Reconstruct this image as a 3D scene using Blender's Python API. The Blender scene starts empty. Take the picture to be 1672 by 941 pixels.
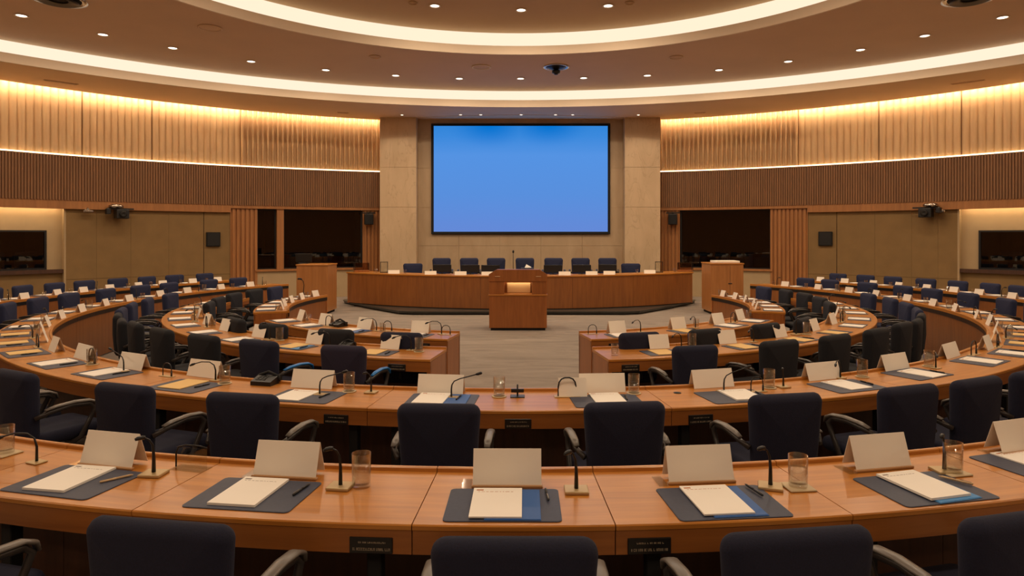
import bpy, bmesh, math, random
from mathutils import Vector, Matrix
random.seed(7)
PI = math.pi
SC = bpy.context.scene
COL = SC.collection
R = math.radians
sin, cos = math.sin, math.cos
# ---------------------------------------------------------------- camera model
F, HU, HV, CH = 1080.0, 848.0, 385.0, 1.86
def at(u, v, z):
    Y = F * (CH - z) / (v - HV)
    return ((u - HU) * Y / F, Y)
CY = 11.3                                   # centre of the ring desks
def pol(r, a, c=CY):
    return (r * sin(R(a)), c - r * cos(R(a)))
def ang(x, y): return math.degrees(math.atan2(x, CY - y))

# ---------------------------------------------------------------- materials
def lin(c):
    o = []
    for x in c[:3]:
        x = x / 255.0
        o.append(x / 12.92 if x <= .04045 else ((x + .055) / 1.055) ** 2.4)
    return tuple(o) + (1.0,)
def newmat(name):
    m = bpy.data.materials.new(name); m.use_nodes = True
    nt = m.node_tree
    return m, nt, nt.nodes['Principled BSDF']
def setp(b, **k):
    for n, v in k.items():
        n = n.replace('_', ' ')
        if n in b.inputs: b.inputs[n].default_value = v
def plain(name, col, rough=.5, metal=0., var=0., scale=30., bump=0., coat=0.):
    m, nt, b = newmat(name)
    setp(b, Base_Color=lin(col), Roughness=rough, Metallic=metal)
    if coat: setp(b, Coat_Weight=coat, Coat_Roughness=.15)
    tc = nt.nodes.new('ShaderNodeTexCoord')
    nz = nt.nodes.new('ShaderNodeTexNoise'); nz.inputs['Scale'].default_value = scale; nz.inputs['Detail'].default_value = 4
    nt.links.new(tc.outputs['Object'], nz.inputs['Vector'])
    if var:
        rp = nt.nodes.new('ShaderNodeValToRGB')
        a = lin(col)
        rp.color_ramp.elements[0].color = tuple(x * (1 - var) for x in a[:3]) + (1,)
        rp.color_ramp.elements[1].color = tuple(min(1, x * (1 + var)) for x in a[:3]) + (1,)
        rp.color_ramp.elements[0].position = .3; rp.color_ramp.elements[1].position = .7
        nt.links.new(nz.outputs['Fac'], rp.inputs['Fac']); nt.links.new(rp.outputs['Color'], b.inputs['Base Color'])
    if bump:
        bp = nt.nodes.new('ShaderNodeBump'); bp.inputs['Strength'].default_value = bump; bp.inputs['Distance'].default_value = .004
        nt.links.new(nz.outputs['Fac'], bp.inputs['Height']); nt.links.new(bp.outputs['Normal'], b.inputs['Normal'])
    return m
def wood(name, c0, c1, rough=.35, coords='UV', stretch=(.5, 9, 9), coat=.25, spec=.5):
    m, nt, b = newmat(name)
    setp(b, Roughness=rough, Coat_Weight=coat, Coat_Roughness=.22)
    b.inputs['Specular IOR Level'].default_value = spec
    tc = nt.nodes.new('ShaderNodeTexCoord'); mp = nt.nodes.new('ShaderNodeMapping')
    mp.inputs['Scale'].default_value = stretch
    nt.links.new(tc.outputs[coords], mp.inputs['Vector'])
    nz = nt.nodes.new('ShaderNodeTexNoise'); nz.inputs['Scale'].default_value = 2.2
    nz.inputs['Detail'].default_value = 7; nz.inputs['Roughness'].default_value = .62; nz.inputs['Distortion'].default_value = .6
    nt.links.new(mp.outputs['Vector'], nz.inputs['Vector'])
    rp = nt.nodes.new('ShaderNodeValToRGB')
    rp.color_ramp.elements[0].color = lin(c0); rp.color_ramp.elements[1].color = lin(c1)
    rp.color_ramp.elements[0].position = .32; rp.color_ramp.elements[1].position = .68
    nt.links.new(nz.outputs['Fac'], rp.inputs['Fac']); nt.links.new(rp.outputs['Color'], b.inputs['Base Color'])
    return m
def emis(name, col, strength):
    m = bpy.data.materials.new(name); m.use_nodes = True; nt = m.node_tree
    nt.nodes.clear()
    e = nt.nodes.new('ShaderNodeEmission'); e.inputs['Color'].default_value = lin(col); e.inputs['Strength'].default_value = strength
    o = nt.nodes.new('ShaderNodeOutputMaterial'); nt.links.new(e.outputs[0], o.inputs[0])
    return m
def clear(name, tint, refl=1.0, ior=1.45, rough=.02, base=0.0):
    m = bpy.data.materials.new(name); m.use_nodes = True; nt = m.node_tree
    nt.nodes.clear()
    t = nt.nodes.new('ShaderNodeBsdfTransparent'); t.inputs['Color'].default_value = tint
    g = nt.nodes.new('ShaderNodeBsdfGlossy'); g.inputs['Roughness'].default_value = rough
    lw = nt.nodes.new('ShaderNodeLayerWeight'); lw.inputs['Blend'].default_value = .5
    fr = nt.nodes.new('ShaderNodeMath'); fr.operation = 'POWER'; fr.inputs[1].default_value = 3.5
    nt.links.new(lw.outputs['Facing'], fr.inputs[0])
    ad = nt.nodes.new('ShaderNodeMath'); ad.operation = 'MULTIPLY_ADD'; ad.use_clamp = True
    ad.inputs[1].default_value = refl; ad.inputs[2].default_value = base
    mx = nt.nodes.new('ShaderNodeMixShader'); o = nt.nodes.new('ShaderNodeOutputMaterial')
    L = nt.links.new
    L(fr.outputs[0], ad.inputs[0]); L(ad.outputs[0], mx.inputs[0]); L(t.outputs[0], mx.inputs[1]); L(g.outputs[0], mx.inputs[2]); L(mx.outputs[0], o.inputs[0])
    return m

M = {}
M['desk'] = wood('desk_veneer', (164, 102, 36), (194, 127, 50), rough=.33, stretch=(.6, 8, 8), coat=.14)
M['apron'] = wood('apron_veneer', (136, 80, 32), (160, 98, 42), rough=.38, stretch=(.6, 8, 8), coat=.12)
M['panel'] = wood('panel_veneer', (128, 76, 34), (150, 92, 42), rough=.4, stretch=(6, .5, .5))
M['under'] = wood('dark_and_shaded_veneer', (62, 36, 22), (80, 48, 30), rough=.5, stretch=(6, .5, .5))  # brown holds the shadow under the desks; also used for dark backings
M['box_wood'] = wood('box_veneer', (138, 80, 34), (160, 96, 44), rough=.36, coords='Object', stretch=(7, 7, .6), coat=.15)
M['lectern_wood'] = wood('lectern_veneer', (162, 106, 56), (180, 122, 68), rough=.4, coords='Object', stretch=(7, 7, .6))
M['dark_slat'] = wood('dark_slat', (120, 82, 50), (144, 100, 62), rough=.55, coords='Object', stretch=(5, 5, .4), coat=0)
M['flute'] = wood('pale_flute', (196, 160, 118), (208, 174, 130), rough=.6, coords='Object', stretch=(3, 3, .4), coat=0)
M['oak'] = wood('oak_flute', (150, 98, 52), (172, 116, 64), rough=.5, coords='Object', stretch=(5, 5, .4), coat=0)
M['fabric_wall'] = plain('beige_wall_fabric', (134, 106, 66), .85, var=.06, scale=3)
M['booth_wall'] = plain('booth_wall', (176, 152, 116), .8, var=.04, scale=3)
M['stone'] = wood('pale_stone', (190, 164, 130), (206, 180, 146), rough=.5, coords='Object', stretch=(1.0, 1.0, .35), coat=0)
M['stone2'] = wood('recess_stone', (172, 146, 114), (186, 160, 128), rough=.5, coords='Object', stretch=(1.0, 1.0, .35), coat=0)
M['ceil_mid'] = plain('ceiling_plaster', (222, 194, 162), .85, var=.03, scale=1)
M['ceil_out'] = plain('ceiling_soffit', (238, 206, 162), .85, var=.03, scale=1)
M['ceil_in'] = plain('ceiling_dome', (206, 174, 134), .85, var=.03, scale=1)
M['lip'] = plain('cove_lip', (236, 218, 194), .8)
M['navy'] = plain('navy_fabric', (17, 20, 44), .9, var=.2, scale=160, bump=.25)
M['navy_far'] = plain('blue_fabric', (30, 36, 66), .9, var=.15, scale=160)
M['black_fabric'] = plain('black_fabric', (14, 16, 24), .85, var=.2, scale=160)
M['plum'] = plain('plum_navy_fabric', (32, 26, 48), .9, var=.2, scale=160)
M['arm'] = plain('armrest_plastic', (52, 48, 46), .32)
M['arm_pad'] = plain('armrest_grey_pad', (104, 98, 92), .35)
M['blue_pad'] = plain('armrest_blue_pad', (28, 116, 190), .45)
M['chrome'] = plain('chrome', (190, 186, 180), .18, 1.0)
M['black'] = plain('black_plastic', (18, 18, 19), .4)
M['black_matte'] = plain('black_matte', (12, 12, 13), .8)
M['dark_metal'] = plain('dark_metal', (40, 38, 36), .4, .6)
M['leather'] = plain('navy_blotter', (54, 60, 80), .55, var=.08, scale=60)
M['paper'] = plain('white_paper', (242, 236, 226), .75)
M['cream'] = plain('cream_card', (240, 230, 214), .75)
M['manila'] = plain('manila_paper', (226, 188, 122), .75)
M['blue_folder'] = plain('blue_folder', (42, 92, 160), .55)
M['sky_folder'] = plain('light_blue_folder', (62, 134, 196), .55)
M['ink'] = plain('grey_ink', (150, 140, 132), .8)
M['ink_red'] = plain('orange_ink', (190, 128, 90), .8)
M['brass'] = plain('beige_mic_plate', (186, 160, 116), .4, .35)
M['strip'] = wood('card_rail', (150, 108, 66), (176, 130, 82), coords='Object')
M['plate'] = plain('black_plate', (24, 22, 20), .35)
M['plate_text'] = plain('pale_engraving', (168, 152, 128), .6)
M['glass'] = clear('drinking_glass', (.985, .985, .975, 1), .9, 1.5, .02, .07)
M['water'] = clear('water', (.97, .97, .96, 1), .5, 1.33, .02, .05)
M['window'] = clear('window_glass', (.55, .58, .56, 1), .7, 1.5, .01, .06)
M['acrylic'] = clear('clear_acrylic', (.93, .93, .9, 1), .6, 1.45, .05, .06)
M['smoked'] = clear('smoked_acrylic', (.66, .52, .42, 1), .6, 1.45, .05, .08)
M['booth_dark'] = plain('dark_booth', (16, 16, 18), .8)
M['booth_blue'] = plain('booth_blue', (26, 44, 74), .6)
M['coaster'] = plain('beige_coaster', (190, 168, 130), .5)
M['dais'] = plain('dark_green_stone', (58, 58, 54), .3, var=.25, scale=5)
M['led'] = emis('warm_led', (255, 230, 196), 54)
M['led_line'] = emis('warm_led_line', (255, 220, 168), 5)
M['bay_led'] = emis('bay_led', (255, 226, 180), 24)
M['cove'] = emis('cove_diffuser', (255, 234, 206), 1.1)
M['cove2'] = emis('dome_cove_diffuser', (255, 233, 203), 1.1)
M['lens'] = emis('downlight_lens', (255, 240, 218), 4.0)
M['lamp_small'] = emis('small_lamp', (255, 226, 180), 8.0)
M['gold'] = plain('gold_plate', (206, 172, 128), .4, .1)

def veined(m, col):
    nt = m.node_tree; b = nt.nodes['Principled BSDF']; L = nt.links.new
    src = b.inputs['Base Color'].links[0].from_socket
    tc = nt.nodes.new('ShaderNodeTexCoord'); mp = nt.nodes.new('ShaderNodeMapping'); mp.inputs['Rotation'].default_value = (0, .35, 0); mp.inputs['Scale'].default_value = (1.6, 1, .5)
    L(tc.outputs['Object'], mp.inputs['Vector'])
    nz = nt.nodes.new('ShaderNodeTexNoise'); nz.inputs['Scale'].default_value = 1.3; nz.inputs['Detail'].default_value = 9; nz.inputs['Distortion'].default_value = 1.4
    L(mp.outputs[0], nz.inputs['Vector'])
    rp = nt.nodes.new('ShaderNodeValToRGB'); e = rp.color_ramp.elements
    e[0].position = .485; e[0].color = (0, 0, 0, 1); e[1].position = .515; e[1].color = (0, 0, 0, 1)
    x = e.new(.5); x.color = (.32, .32, .32, 1)
    L(nz.outputs['Fac'], rp.inputs['Fac'])
    mx = nt.nodes.new('ShaderNodeMixRGB'); mx.inputs[2].default_value = lin(col); L(rp.outputs['Color'], mx.inputs[0]); L(src, mx.inputs[1]); L(mx.outputs[0], b.inputs['Base Color'])
veined(M['stone'], (150, 122, 92))
def carpet():
    m, nt, b = newmat('grey_carpet'); setp(b, Roughness=.95)
    b.inputs['Specular IOR Level'].default_value = .1
    tc = nt.nodes.new('ShaderNodeTexCoord'); mp = nt.nodes.new('ShaderNodeMapping'); mp.inputs['Scale'].default_value = (.5, 1.7, 1)
    L = nt.links.new
    L(tc.outputs['Object'], mp.inputs['Vector'])
    n1 = nt.nodes.new('ShaderNodeTexNoise'); n1.inputs['Scale'].default_value = 1.6; n1.inputs['Detail'].default_value = 8; n1.inputs['Roughness'].default_value = .7; n1.inputs['Distortion'].default_value = 1.2
    L(mp.outputs['Vector'], n1.inputs['Vector'])
    n2 = nt.nodes.new('ShaderNodeTexNoise'); n2.inputs['Scale'].default_value = 140
    L(tc.outputs['Object'], n2.inputs['Vector'])
    mx = nt.nodes.new('ShaderNodeMath'); mx.operation = 'MULTIPLY_ADD'; mx.inputs[1].default_value = .35
    L(n2.outputs['Fac'], mx.inputs[0]); L(n1.outputs['Fac'], mx.inputs[2])
    rp = nt.nodes.new('ShaderNodeValToRGB')
    rp.color_ramp.elements[0].color = lin((124, 115, 106)); rp.color_ramp.elements[1].color = lin((160, 148, 136))
    rp.color_ramp.elements[0].position = .45; rp.color_ramp.elements[1].position = .9
    L(mx.outputs[0], rp.inputs['Fac']); L(rp.outputs['Color'], b.inputs['Base Color'])
    return m
M['carpet'] = carpet()

def screenmat():
    m = bpy.data.materials.new('blue_projection'); m.use_nodes = True; nt = m.node_tree; nt.nodes.clear()
    L = nt.links.new; N = nt.nodes.new
    tc = N('ShaderNodeTexCoord'); sp = N('ShaderNodeSeparateXYZ'); L(tc.outputs['UV'], sp.inputs[0])
    rp = N('ShaderNodeValToRGB'); e = rp.color_ramp.elements
    e[0].position = 0; e[0].color = lin((104, 142, 222)); e[1].position = 1; e[1].color = lin((52, 138, 224))
    x = e.new(.35); x.color = lin((92, 148, 228)); x = e.new(.72); x.color = lin((88, 152, 234)); x = e.new(.9); x.color = lin((62, 142, 228))
    L(sp.outputs['Y'], rp.inputs['Fac'])
    # deep blue patches between the paler lobes at the top
    def gauss(cx, cy, sx, sy):
        v = N('ShaderNodeVectorMath'); v.operation = 'SUBTRACT'; v.inputs[1].default_value = (cx, cy, 0); L(tc.outputs['UV'], v.inputs[0])
        s = N('ShaderNodeVectorMath'); s.operation = 'MULTIPLY'; s.inputs[1].default_value = (1 / sx, 1 / sy, 0); L(v.outputs[0], s.inputs[0])
        l = N('ShaderNodeVectorMath'); l.operation = 'LENGTH'; L(s.outputs[0], l.inputs[0])
        mr = N('ShaderNodeMapRange'); mr.interpolation_type = 'SMOOTHSTEP'; mr.inputs['From Min'].default_value = 1; mr.inputs['From Max'].default_value = 0
        L(l.outputs['Value'], mr.inputs['Value']); return mr.outputs[0]
    a = gauss(.32, 1.02, .26, .26); b_ = gauss(.66, 1.02, .26, .24)
    ad = N('ShaderNodeMath'); ad.operation = 'MAXIMUM'; L(a, ad.inputs[0]); L(b_, ad.inputs[1])
    mx = N('ShaderNodeMixRGB'); mx.inputs[2].default_value = lin((0, 120, 216)); L(ad.outputs[0], mx.inputs[0]); L(rp.outputs['Color'], mx.inputs[1])
    em = N('ShaderNodeEmission'); em.inputs['Strength'].default_value = .93; L(mx.outputs[0], em.inputs['Color'])
    o = N('ShaderNodeOutputMaterial'); L(em.outputs[0], o.inputs[0])
    return m
M['screen'] = screenmat()

# ---------------------------------------------------------------- mesh builder
class MB:
    def __init__(s): s.v = []; s.f = []; s.uv = {}; s.sm = set()
    def add(s, vs, fs, smooth=False, uvs=None):
        o = len(s.v); s.v += [tuple(p) for p in vs]
        for i, f in enumerate(fs):
            if smooth: s.sm.add(len(s.f))
            if uvs: s.uv[len(s.f)] = uvs[i]
            s.f.append([o + k for k in f])
        return s
    def box(s, x0, x1, y0, y1, z0, z1, T=None):
        vs = [(x, y, z) for z in (z0, z1) for y in (y0, y1) for x in (x0, x1)]
        if T: vs = [T @ Vector(p) for p in vs]
        return s.add(vs, [(0, 2, 3, 1), (4, 5, 7, 6), (0, 1, 5, 4), (2, 6, 7, 3), (0, 4, 6, 2), (1, 3, 7, 5)])
    def bbox(s, x0, x1, y0, y1, z0, z1, b=.005, seg=2, T=None):
        bm = bmesh.new(); bmesh.ops.create_cube(bm, size=1)
        for v in bm.verts:
            v.co = Vector(((x0 + x1) / 2 + v.co.x * (x1 - x0), (y0 + y1) / 2 + v.co.y * (y1 - y0), (z0 + z1) / 2 + v.co.z * (z1 - z0)))
        bmesh.ops.bevel(bm, geom=bm.edges[:], offset=b, segments=seg, affect='EDGES', profile=.5)
        bm.verts.index_update()
        vs = [v.co.copy() for v in bm.verts]
        if T: vs = [T @ p for p in vs]
        fs = [[v.index for v in f.verts] for f in bm.faces]; bm.free()
        return s.add(vs, fs)
    def prism(s, poly, h0, h1, axis='z', T=None):
        n = len(poly)
        def mk(p, h): return {'z': (p[0], p[1], h), 'y': (p[0], h, p[1]), 'x': (h, p[0], p[1])}[axis]
        vs = [mk(p, h0) for p in poly] + [mk(p, h1) for p in poly]
        if T: vs = [T @ Vector(p) for p in vs]
        fs = [list(range(n))[::-1], list(range(n, 2 * n))] + [[i, (i + 1) % n, n + (i + 1) % n, n + i] for i in range(n)]
        return s.add(vs, fs)
    def lathe(s, prof, seg=20, T=None, smooth=True):
        vs, fs = [], []; n = len(prof)
        for k in range(seg):
            a = 2 * PI * k / seg
            for r, z in prof: vs.append((r * cos(a), r * sin(a), z))
        for k in range(seg):
            k2 = (k + 1) % seg
            for i in range(n - 1):
                if prof[i][0] < 1e-6 and prof[i + 1][0] < 1e-6: continue
                if prof[i][0] < 1e-6: fs.append((k * n + i, k2 * n + i + 1, k * n + i + 1))
                elif prof[i + 1][0] < 1e-6: fs.append((k * n + i, k2 * n + i, k * n + i + 1))
                else: fs.append((k * n + i, k2 * n + i, k2 * n + i + 1, k * n + i + 1))
        if T: vs = [T @ Vector(p) for p in vs]
        return s.add(vs, fs, smooth)
    def tube(s, path, rad, seg=8, flat=1.0, T=None, smooth=True):
        pts = [Vector(p) for p in path]; n = len(pts); vs, fs = [], []
        side = None
        for i, p in enumerate(pts):
            d = (pts[min(i + 1, n - 1)] - pts[max(i - 1, 0)]).normalized()
            if side is None:
                up = Vector((0, 0, 1)) if abs(d.z) < .9 else Vector((0, 1, 0))
                side = d.cross(up).normalized()
            else:
                side = (side - d * side.dot(d)).normalized()
            nn = side.cross(d).normalized()
            r = rad(i / (n - 1)) if callable(rad) else rad
            for k in range(seg):
                a = 2 * PI * k / seg
                vs.append(p + side * (r * cos(a)) + nn * (r * flat * sin(a)))
        for i in range(n - 1):
            for k in range(seg):
                k2 = (k + 1) % seg
                fs.append((i * seg + k, i * seg + k2, (i + 1) * seg + k2, (i + 1) * seg + k))
        fs.append(tuple(range(seg))[::-1]); fs.append(tuple(range((n - 1) * seg, n * seg)))
        if T: vs = [T @ Vector(p) for p in vs]
        return s.add(vs, fs, smooth)
    def sweep(s, prof, a0, a1, rf, c=CY, step=1.0, uo=0., sgn=-1, smooth=False):
        """closed profile [(dr, z)] swept round (0, c); rf(a) gives the base radius"""
        n = max(2, int(abs(a1 - a0) / step) + 1); m = len(prof); vs, fs, uvs = [], [], []
        cum = [0]
        for i in range(m):
            p, q = prof[i], prof[(i + 1) % m]; cum.append(cum[-1] + math.hypot(q[0] - p[0], q[1] - p[1]))
        for i in range(n + 1):
            a = a0 + (a1 - a0) * i / n; rb = rf(a)
            for dr, z in prof:
                vs.append(((rb + dr) * sin(R(a)), c + sgn * (rb + dr) * cos(R(a)), z))
        for i in range(n):
            aa = R(a0 + (a1 - a0) * i / n) * rf(a0) + uo; ab = R(a0 + (a1 - a0) * (i + 1) / n) * rf(a0) + uo
            for k in range(m):
                k2 = (k + 1) % m
                fs.append((i * m + k, i * m + k2, (i + 1) * m + k2, (i + 1) * m + k))
                uvs.append(((aa, cum[k] + uo), (aa, cum[k + 1] + uo), (ab, cum[k + 1] + uo), (ab, cum[k] + uo)))
        for base, rev in ((0, True), (n * m, False)):
            f = list(range(base, base + m)); u = [(p[0] + uo, p[1]) for p in prof]
            if rev: f = f[::-1]; u = u[::-1]
            fs.append(f); uvs.append(u)
        return s.add(vs, fs, smooth, uvs)
    def build(s, name, mat, parent=None, loc=None, fix=True):
        o_ = Vector(loc) if loc is not None else (Vector(parent['_o']) if parent is not None and '_o' in parent else Vector((0, 0, 0)))
        me = bpy.data.meshes.new(name)
        me.from_pydata([tuple(Vector(p) - o_) for p in s.v], [], s.f)
        if s.uv:
            ul = me.uv_layers.new(name='UVMap')
            for i, p in enumerate(me.polygons):
                u = s.uv.get(i)
                if u:
                    for k, li in enumerate(p.loop_indices): ul.data[li].uv = u[k]
        for i in s.sm: me.polygons[i].use_smooth = True
        if fix:
            bm = bmesh.new(); bm.from_mesh(me); bmesh.ops.recalc_face_normals(bm, faces=bm.faces); bm.to_mesh(me); bm.free()
        me.materials.append(mat); me.update()
        o = bpy.data.objects.new(name, me); COL.objects.link(o)
        if parent is not None: o.parent = parent; o['_o'] = tuple(o_)
        elif loc is not None: o.location = loc
        o['_o'] = tuple(o_)
        return o

def tag(o, label, cat, group=None, kind=None):
    o['label'] = label; o['category'] = cat
    if group: o['group'] = group
    if kind: o['kind'] = kind
    return o
def thing(name, label, cat, loc=(0, 0, 0), group=None):
    """Empty at the thing's base; part meshes are given in world coordinates and stored relative to it"""
    o = bpy.data.objects.new(name, None); COL.objects.link(o); o.empty_display_size = .1
    o.location = loc; o['_o'] = tuple(loc)
    return tag(o, label, cat, group)
def struct(name):
    o = bpy.data.objects.new(name, None); COL.objects.link(o); o['kind'] = 'structure'; o['_o'] = (0., 0., 0.); return o
KIDS = {}
def kids(o):
    if o.name not in KIDS: KIDS[o.name] = [c for c in o.children]
    return KIDS[o.name]
def dup(root, loc, rz=0., label=None, group=None, scale=None, swap=None):
    def cp(o, parent):
        c = o.copy(); COL.objects.link(c)
        if parent is not None: c.parent = parent
        if swap and o.type == 'MESH' and o.data.name in swap: c.data = swap[o.data.name]
        for ch in kids(o): cp(ch, c)
        return c
    c = cp(root, None); c.location = loc; c.rotation_euler = (0, 0, R(rz))
    if label: c['label'] = label
    if group: c['group'] = group
    c.scale = scale or (1, 1, 1)
    return c
USED = set()
def put(root, loc, rz, label, group=None, scale=None, swap=None):
    """first use moves the prototype itself, later uses copy it"""
    if root.name not in USED and not swap:
        kids(root)
        for ch in kids(root): kids(ch)
        USED.add(root.name)
        root.location = loc; root.rotation_euler = (0, 0, R(rz)); root['label'] = label
        if group: root['group'] = group
        if scale: root.scale = scale
        return root
    for ch in kids(root): kids(ch)
    return dup(root, loc, rz, label, group, scale, swap)
ORD = ['zeroth', 'first', 'second', 'third', 'fourth', 'fifth', 'sixth', 'seventh', 'eighth', 'ninth', 'tenth', 'eleventh', 'twelfth', 'thirteenth',
       'fourteenth', 'fifteenth', 'sixteenth', 'seventeenth', 'eighteenth', 'nineteenth', 'twentieth', 'twenty-first', 'twenty-second', 'twenty-third', 'twenty-fourth']
# ================================================================ THE ROOM
WC = 6.0
def wr(a):
    a = abs(a)
    if a < 75: return 15.2
    t = min(1, (a - 75) / 60.); t = t * t * (3 - 2 * t)
    return 15.2 + 1.4 * t
def wall_a(u):
    k = (u - HU) / F
    Y = (WC + math.sqrt(WC * WC - (1 + k * k) * (WC * WC - 15.2 ** 2))) / (1 + k * k)
    return math.degrees(math.atan2(k * Y, Y - WC))
def wpt(a, dr, z): return ((wr(a) + dr) * sin(R(a)), WC + (wr(a) + dr) * cos(R(a)), z)
def band(mb, a0, a1, z0, z1, d0=0., d1=.25, step=1.5):
    """curved slab between radii wr+d0 and wr+d1"""
    return mb.sweep([(d0, z0), (d1, z0), (d1, z1), (d0, z1)], a0, a1, wr, c=WC, sgn=1, step=step)
def ribs(mb, a0, a1, z0, z1, pitch, depth, kind):
    """vertical ribs on the inside of the wall circle"""
    arc = abs(R(a1 - a0)) * 15.2; n = max(2, int(round(arc / pitch))); cols = []
    for i in range(n):
        if kind == 'round':
            cols.append((i / n, 0)); v0 = .0 if depth < .05 else .42
            for k in range(1, 7): cols.append(((i + v0 + (1 - v0) * k / 7) / n, -depth * sin(PI * k / 7) ** .7))
            if v0: cols.insert(-6, ((i + v0) / n, 0))
        else:
            for t, d in ((0, 0), (.02, -depth), (.58, -depth), (.60, 0)): cols.append(((i + t) / n, d))
    cols.append((1, 0))
    vs, fs = [], []
    for t, d in cols:
        a = a0 + (a1 - a0) * t
        vs += [wpt(a, d, z0), wpt(a, d, z1)]
    m = len(cols)
    for i in range(m - 1): fs.append((2 * i, 2 * i + 2, 2 * i + 3, 2 * i + 1))
    return mb.add(vs, fs)

# floor
fl = MB(); seg = 96
fl.add([(17 * cos(2 * PI * k / seg), WC + 17 * sin(2 * PI * k / seg), z) for z in (-.12, 0) for k in range(seg)],
       [tuple(range(seg))[::-1], tuple(range(seg, 2 * seg))] + [(k, (k + 1) % seg, seg + (k + 1) % seg, seg + k) for k in range(seg)])
f = fl.build('floor', M['carpet']); f['kind'] = 'structure'

# walls: heights measured off the photograph
ZT, ZL, ZB, ZH = 5.42, 3.85, 2.73, 2.52
wl, wrr = struct('wall_left'), struct('wall_right')
for side, s, root in (('left', -1, wl), ('right', 1, wrr)):
    U = (lambda u: wall_a(u)) if s < 0 else (lambda u: wall_a(2 * HU - u))
    a_st, a_w1, a_w0, a_m1, a_m0, a_fl, a_be = wall_a(628), U(592), U(463), U(452), U(420), U(376), U(108)
    g = (lambda a: a if s < 0 else -a)
    A = {k: (-abs(v) if s < 0 else abs(v)) for k, v in dict(st=a_st, w1=a_w1, w0=a_w0, m1=a_m1, m0=a_m0, fl=a_fl, be=a_be).items()}
    if s > 0:
        A.update(w1=wall_a(1110), w0=wall_a(1258), m1=wall_a(1258), m0=wall_a(1258), fl=wall_a(1319), be=wall_a(1563))
    end = 72 * s
    # upper fluted band in panels: the stretch next to the stone has narrow deep flutes
    e1 = wall_a(393 if s < 0 else 1303)
    mb = MB(); ribs(mb, A['st'], e1, ZL - .12, ZT + .3, .137, .10, 'round'); mb.build('fluted_panel', M['flute'], root)
    ed = [e1] + [wall_a(u) for u in ((248, 134) if s < 0 else (1435, 1570))] + [56 * s, end]
    for i in range(len(ed) - 1):
        gap = .04 * s
        mb = MB(); ribs(mb, ed[i] + gap, ed[i + 1] - gap, ZL - .12, ZT + .3, .163, .04, 'round'); mb.build('fluted_panel', M['flute'], root)
    band(MB(), A['st'], end, ZL - .2, ZT + .35, .03, .25).build('backing_panel', M['oak'], root)
    # ledge, lower slat band, header
    band(MB(), A['st'], end, ZL - .05, ZL - .02, -.12, .1).build('ledge', M['dark_slat'], root)
    j = wall_a(377 if s < 0 else 1319)
    for a0, a1 in ((A['st'], j - .03 * s), (j + .03 * s, end)):
        mb = MB(); ribs_off = ribs(mb, a0, a1, ZB, ZL - .02, .062, .035, 'slat')
        mb.v = [(x - .10 * sin(math.atan2(x, y - WC)), y - .10 * cos(math.atan2(x, y - WC)), z) for x, y, z in mb.v]
        mb.build('slatted_panel', M['dark_slat'], root)
    band(MB(), A['st'], end, ZB, ZL - .05, -.09, .25).build('slat_backing', M['under'], root)
    band(MB(), A['fl'], A['be'], ZH, ZB, -.10, .25).build('header_board', M['oak'], root)
    band(MB(), A['be'], end, ZH, ZB, -.10, .03).build('header_board', M['oak'], root)
    band(MB(), A['be'], end, 2.66, ZB, .03, .4).build('bay_soffit', M['booth_wall'], root)
    band(MB(), A['st'], A['fl'], 2.64, ZB, -.10, .25).build('header_board', M['oak'], root)
    # oak flutes beside the windows
    for a0, a1 in ((A['st'], A['w1']), (A['m0'], A['fl'])):
        mb = MB(); ribs(mb, a0, a1, 0.0, 2.64, .115, .045, 'slat'); mb.build('fluted_pilaster', M['oak'], root)
        band(MB(), a0, a1, 0.0, 2.64, .01, .25).build('pilaster_backing', M['under'], root)
    if s < 0: band(MB(), A['m1'], A['w0'], .86, 2.64, -.05, .2).build('mullion', M['oak'], root)
    # under the windows
    band(MB(), A['w1'], A['m0'], 0, .84, -.02, .25).build('stone_dado', M['booth_wall'], root)
    # beige fabric panels with seams
    us = ([376, 333, 276, 214, 158, 108] if s < 0 else [1319, 1366, 1428, 1488, 1531, 1563])
    for i in range(5):
        a0, a1 = wall_a(us[i]), wall_a(us[i + 1])
        q0 = .03 if i == 1 else .006; q1 = .03 if i == 0 else .006
        band(MB(), a0 + q0 * s, a1 - q1 * s, .775, ZH, .02, .2).build('fabric_panel', M['fabric_wall'], root)
        band(MB(), a0 + q0 * s, a1 - q1 * s, .0, .768, .02, .2).build('fabric_panel', M['fabric_wall'], root)
    band(MB(), A['fl'], A['be'], 0, ZH, .08, .25).build('panel_backing', M['under'], root)
    # booth bay, set back and lit from above
    ub = 80 if s < 0 else 1594
    ab = wall_a(ub)
    band(MB(), A['be'], end, 1.99, 2.66, .22, .4).build('bay_panel', M['booth_wall'], root)
    band(MB(), A['be'], ab, 1.0, 1.99, .22, .4).build('bay_panel', M['booth_wall'], root)
    band(MB(), A['be'], A['be'] + .15 * s, 0, ZH, .02, .4).build('bay_jamb', M['booth_wall'], root)
    band(MB(), A['be'], end, 0, .94, .18, .4).build('bay_dado', M['fabric_wall'], root)
    band(MB(), A['be'], end, .94, 1.03, .06, .4).build('bay_sill', M['under'], root)
    band(MB(), A['be'] + .4 * s, end, ZH + .06, ZH + .075, .045, .085).build('bay_light_strip', M['bay_led'], root)

# outer back of the room (behind the camera and past the frame edges)
wb = MB(); band(wb, 72, 288, 0, ZT + .3, -.05, .2, step=3)
# wr() is symmetric: fold angles past 180
wb.v = []; wb.f = []; wb.uv = {}
wb.sweep([(-.05, 0), (.2, 0), (.2, ZT + .3), (-.05, ZT + .3)], 72, 288, lambda a: wr(a if a <= 180 else 360 - a), c=WC, sgn=1, step=3)
o = wb.build('wall_rear', M['oak']); o['kind'] = 'structure'

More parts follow.
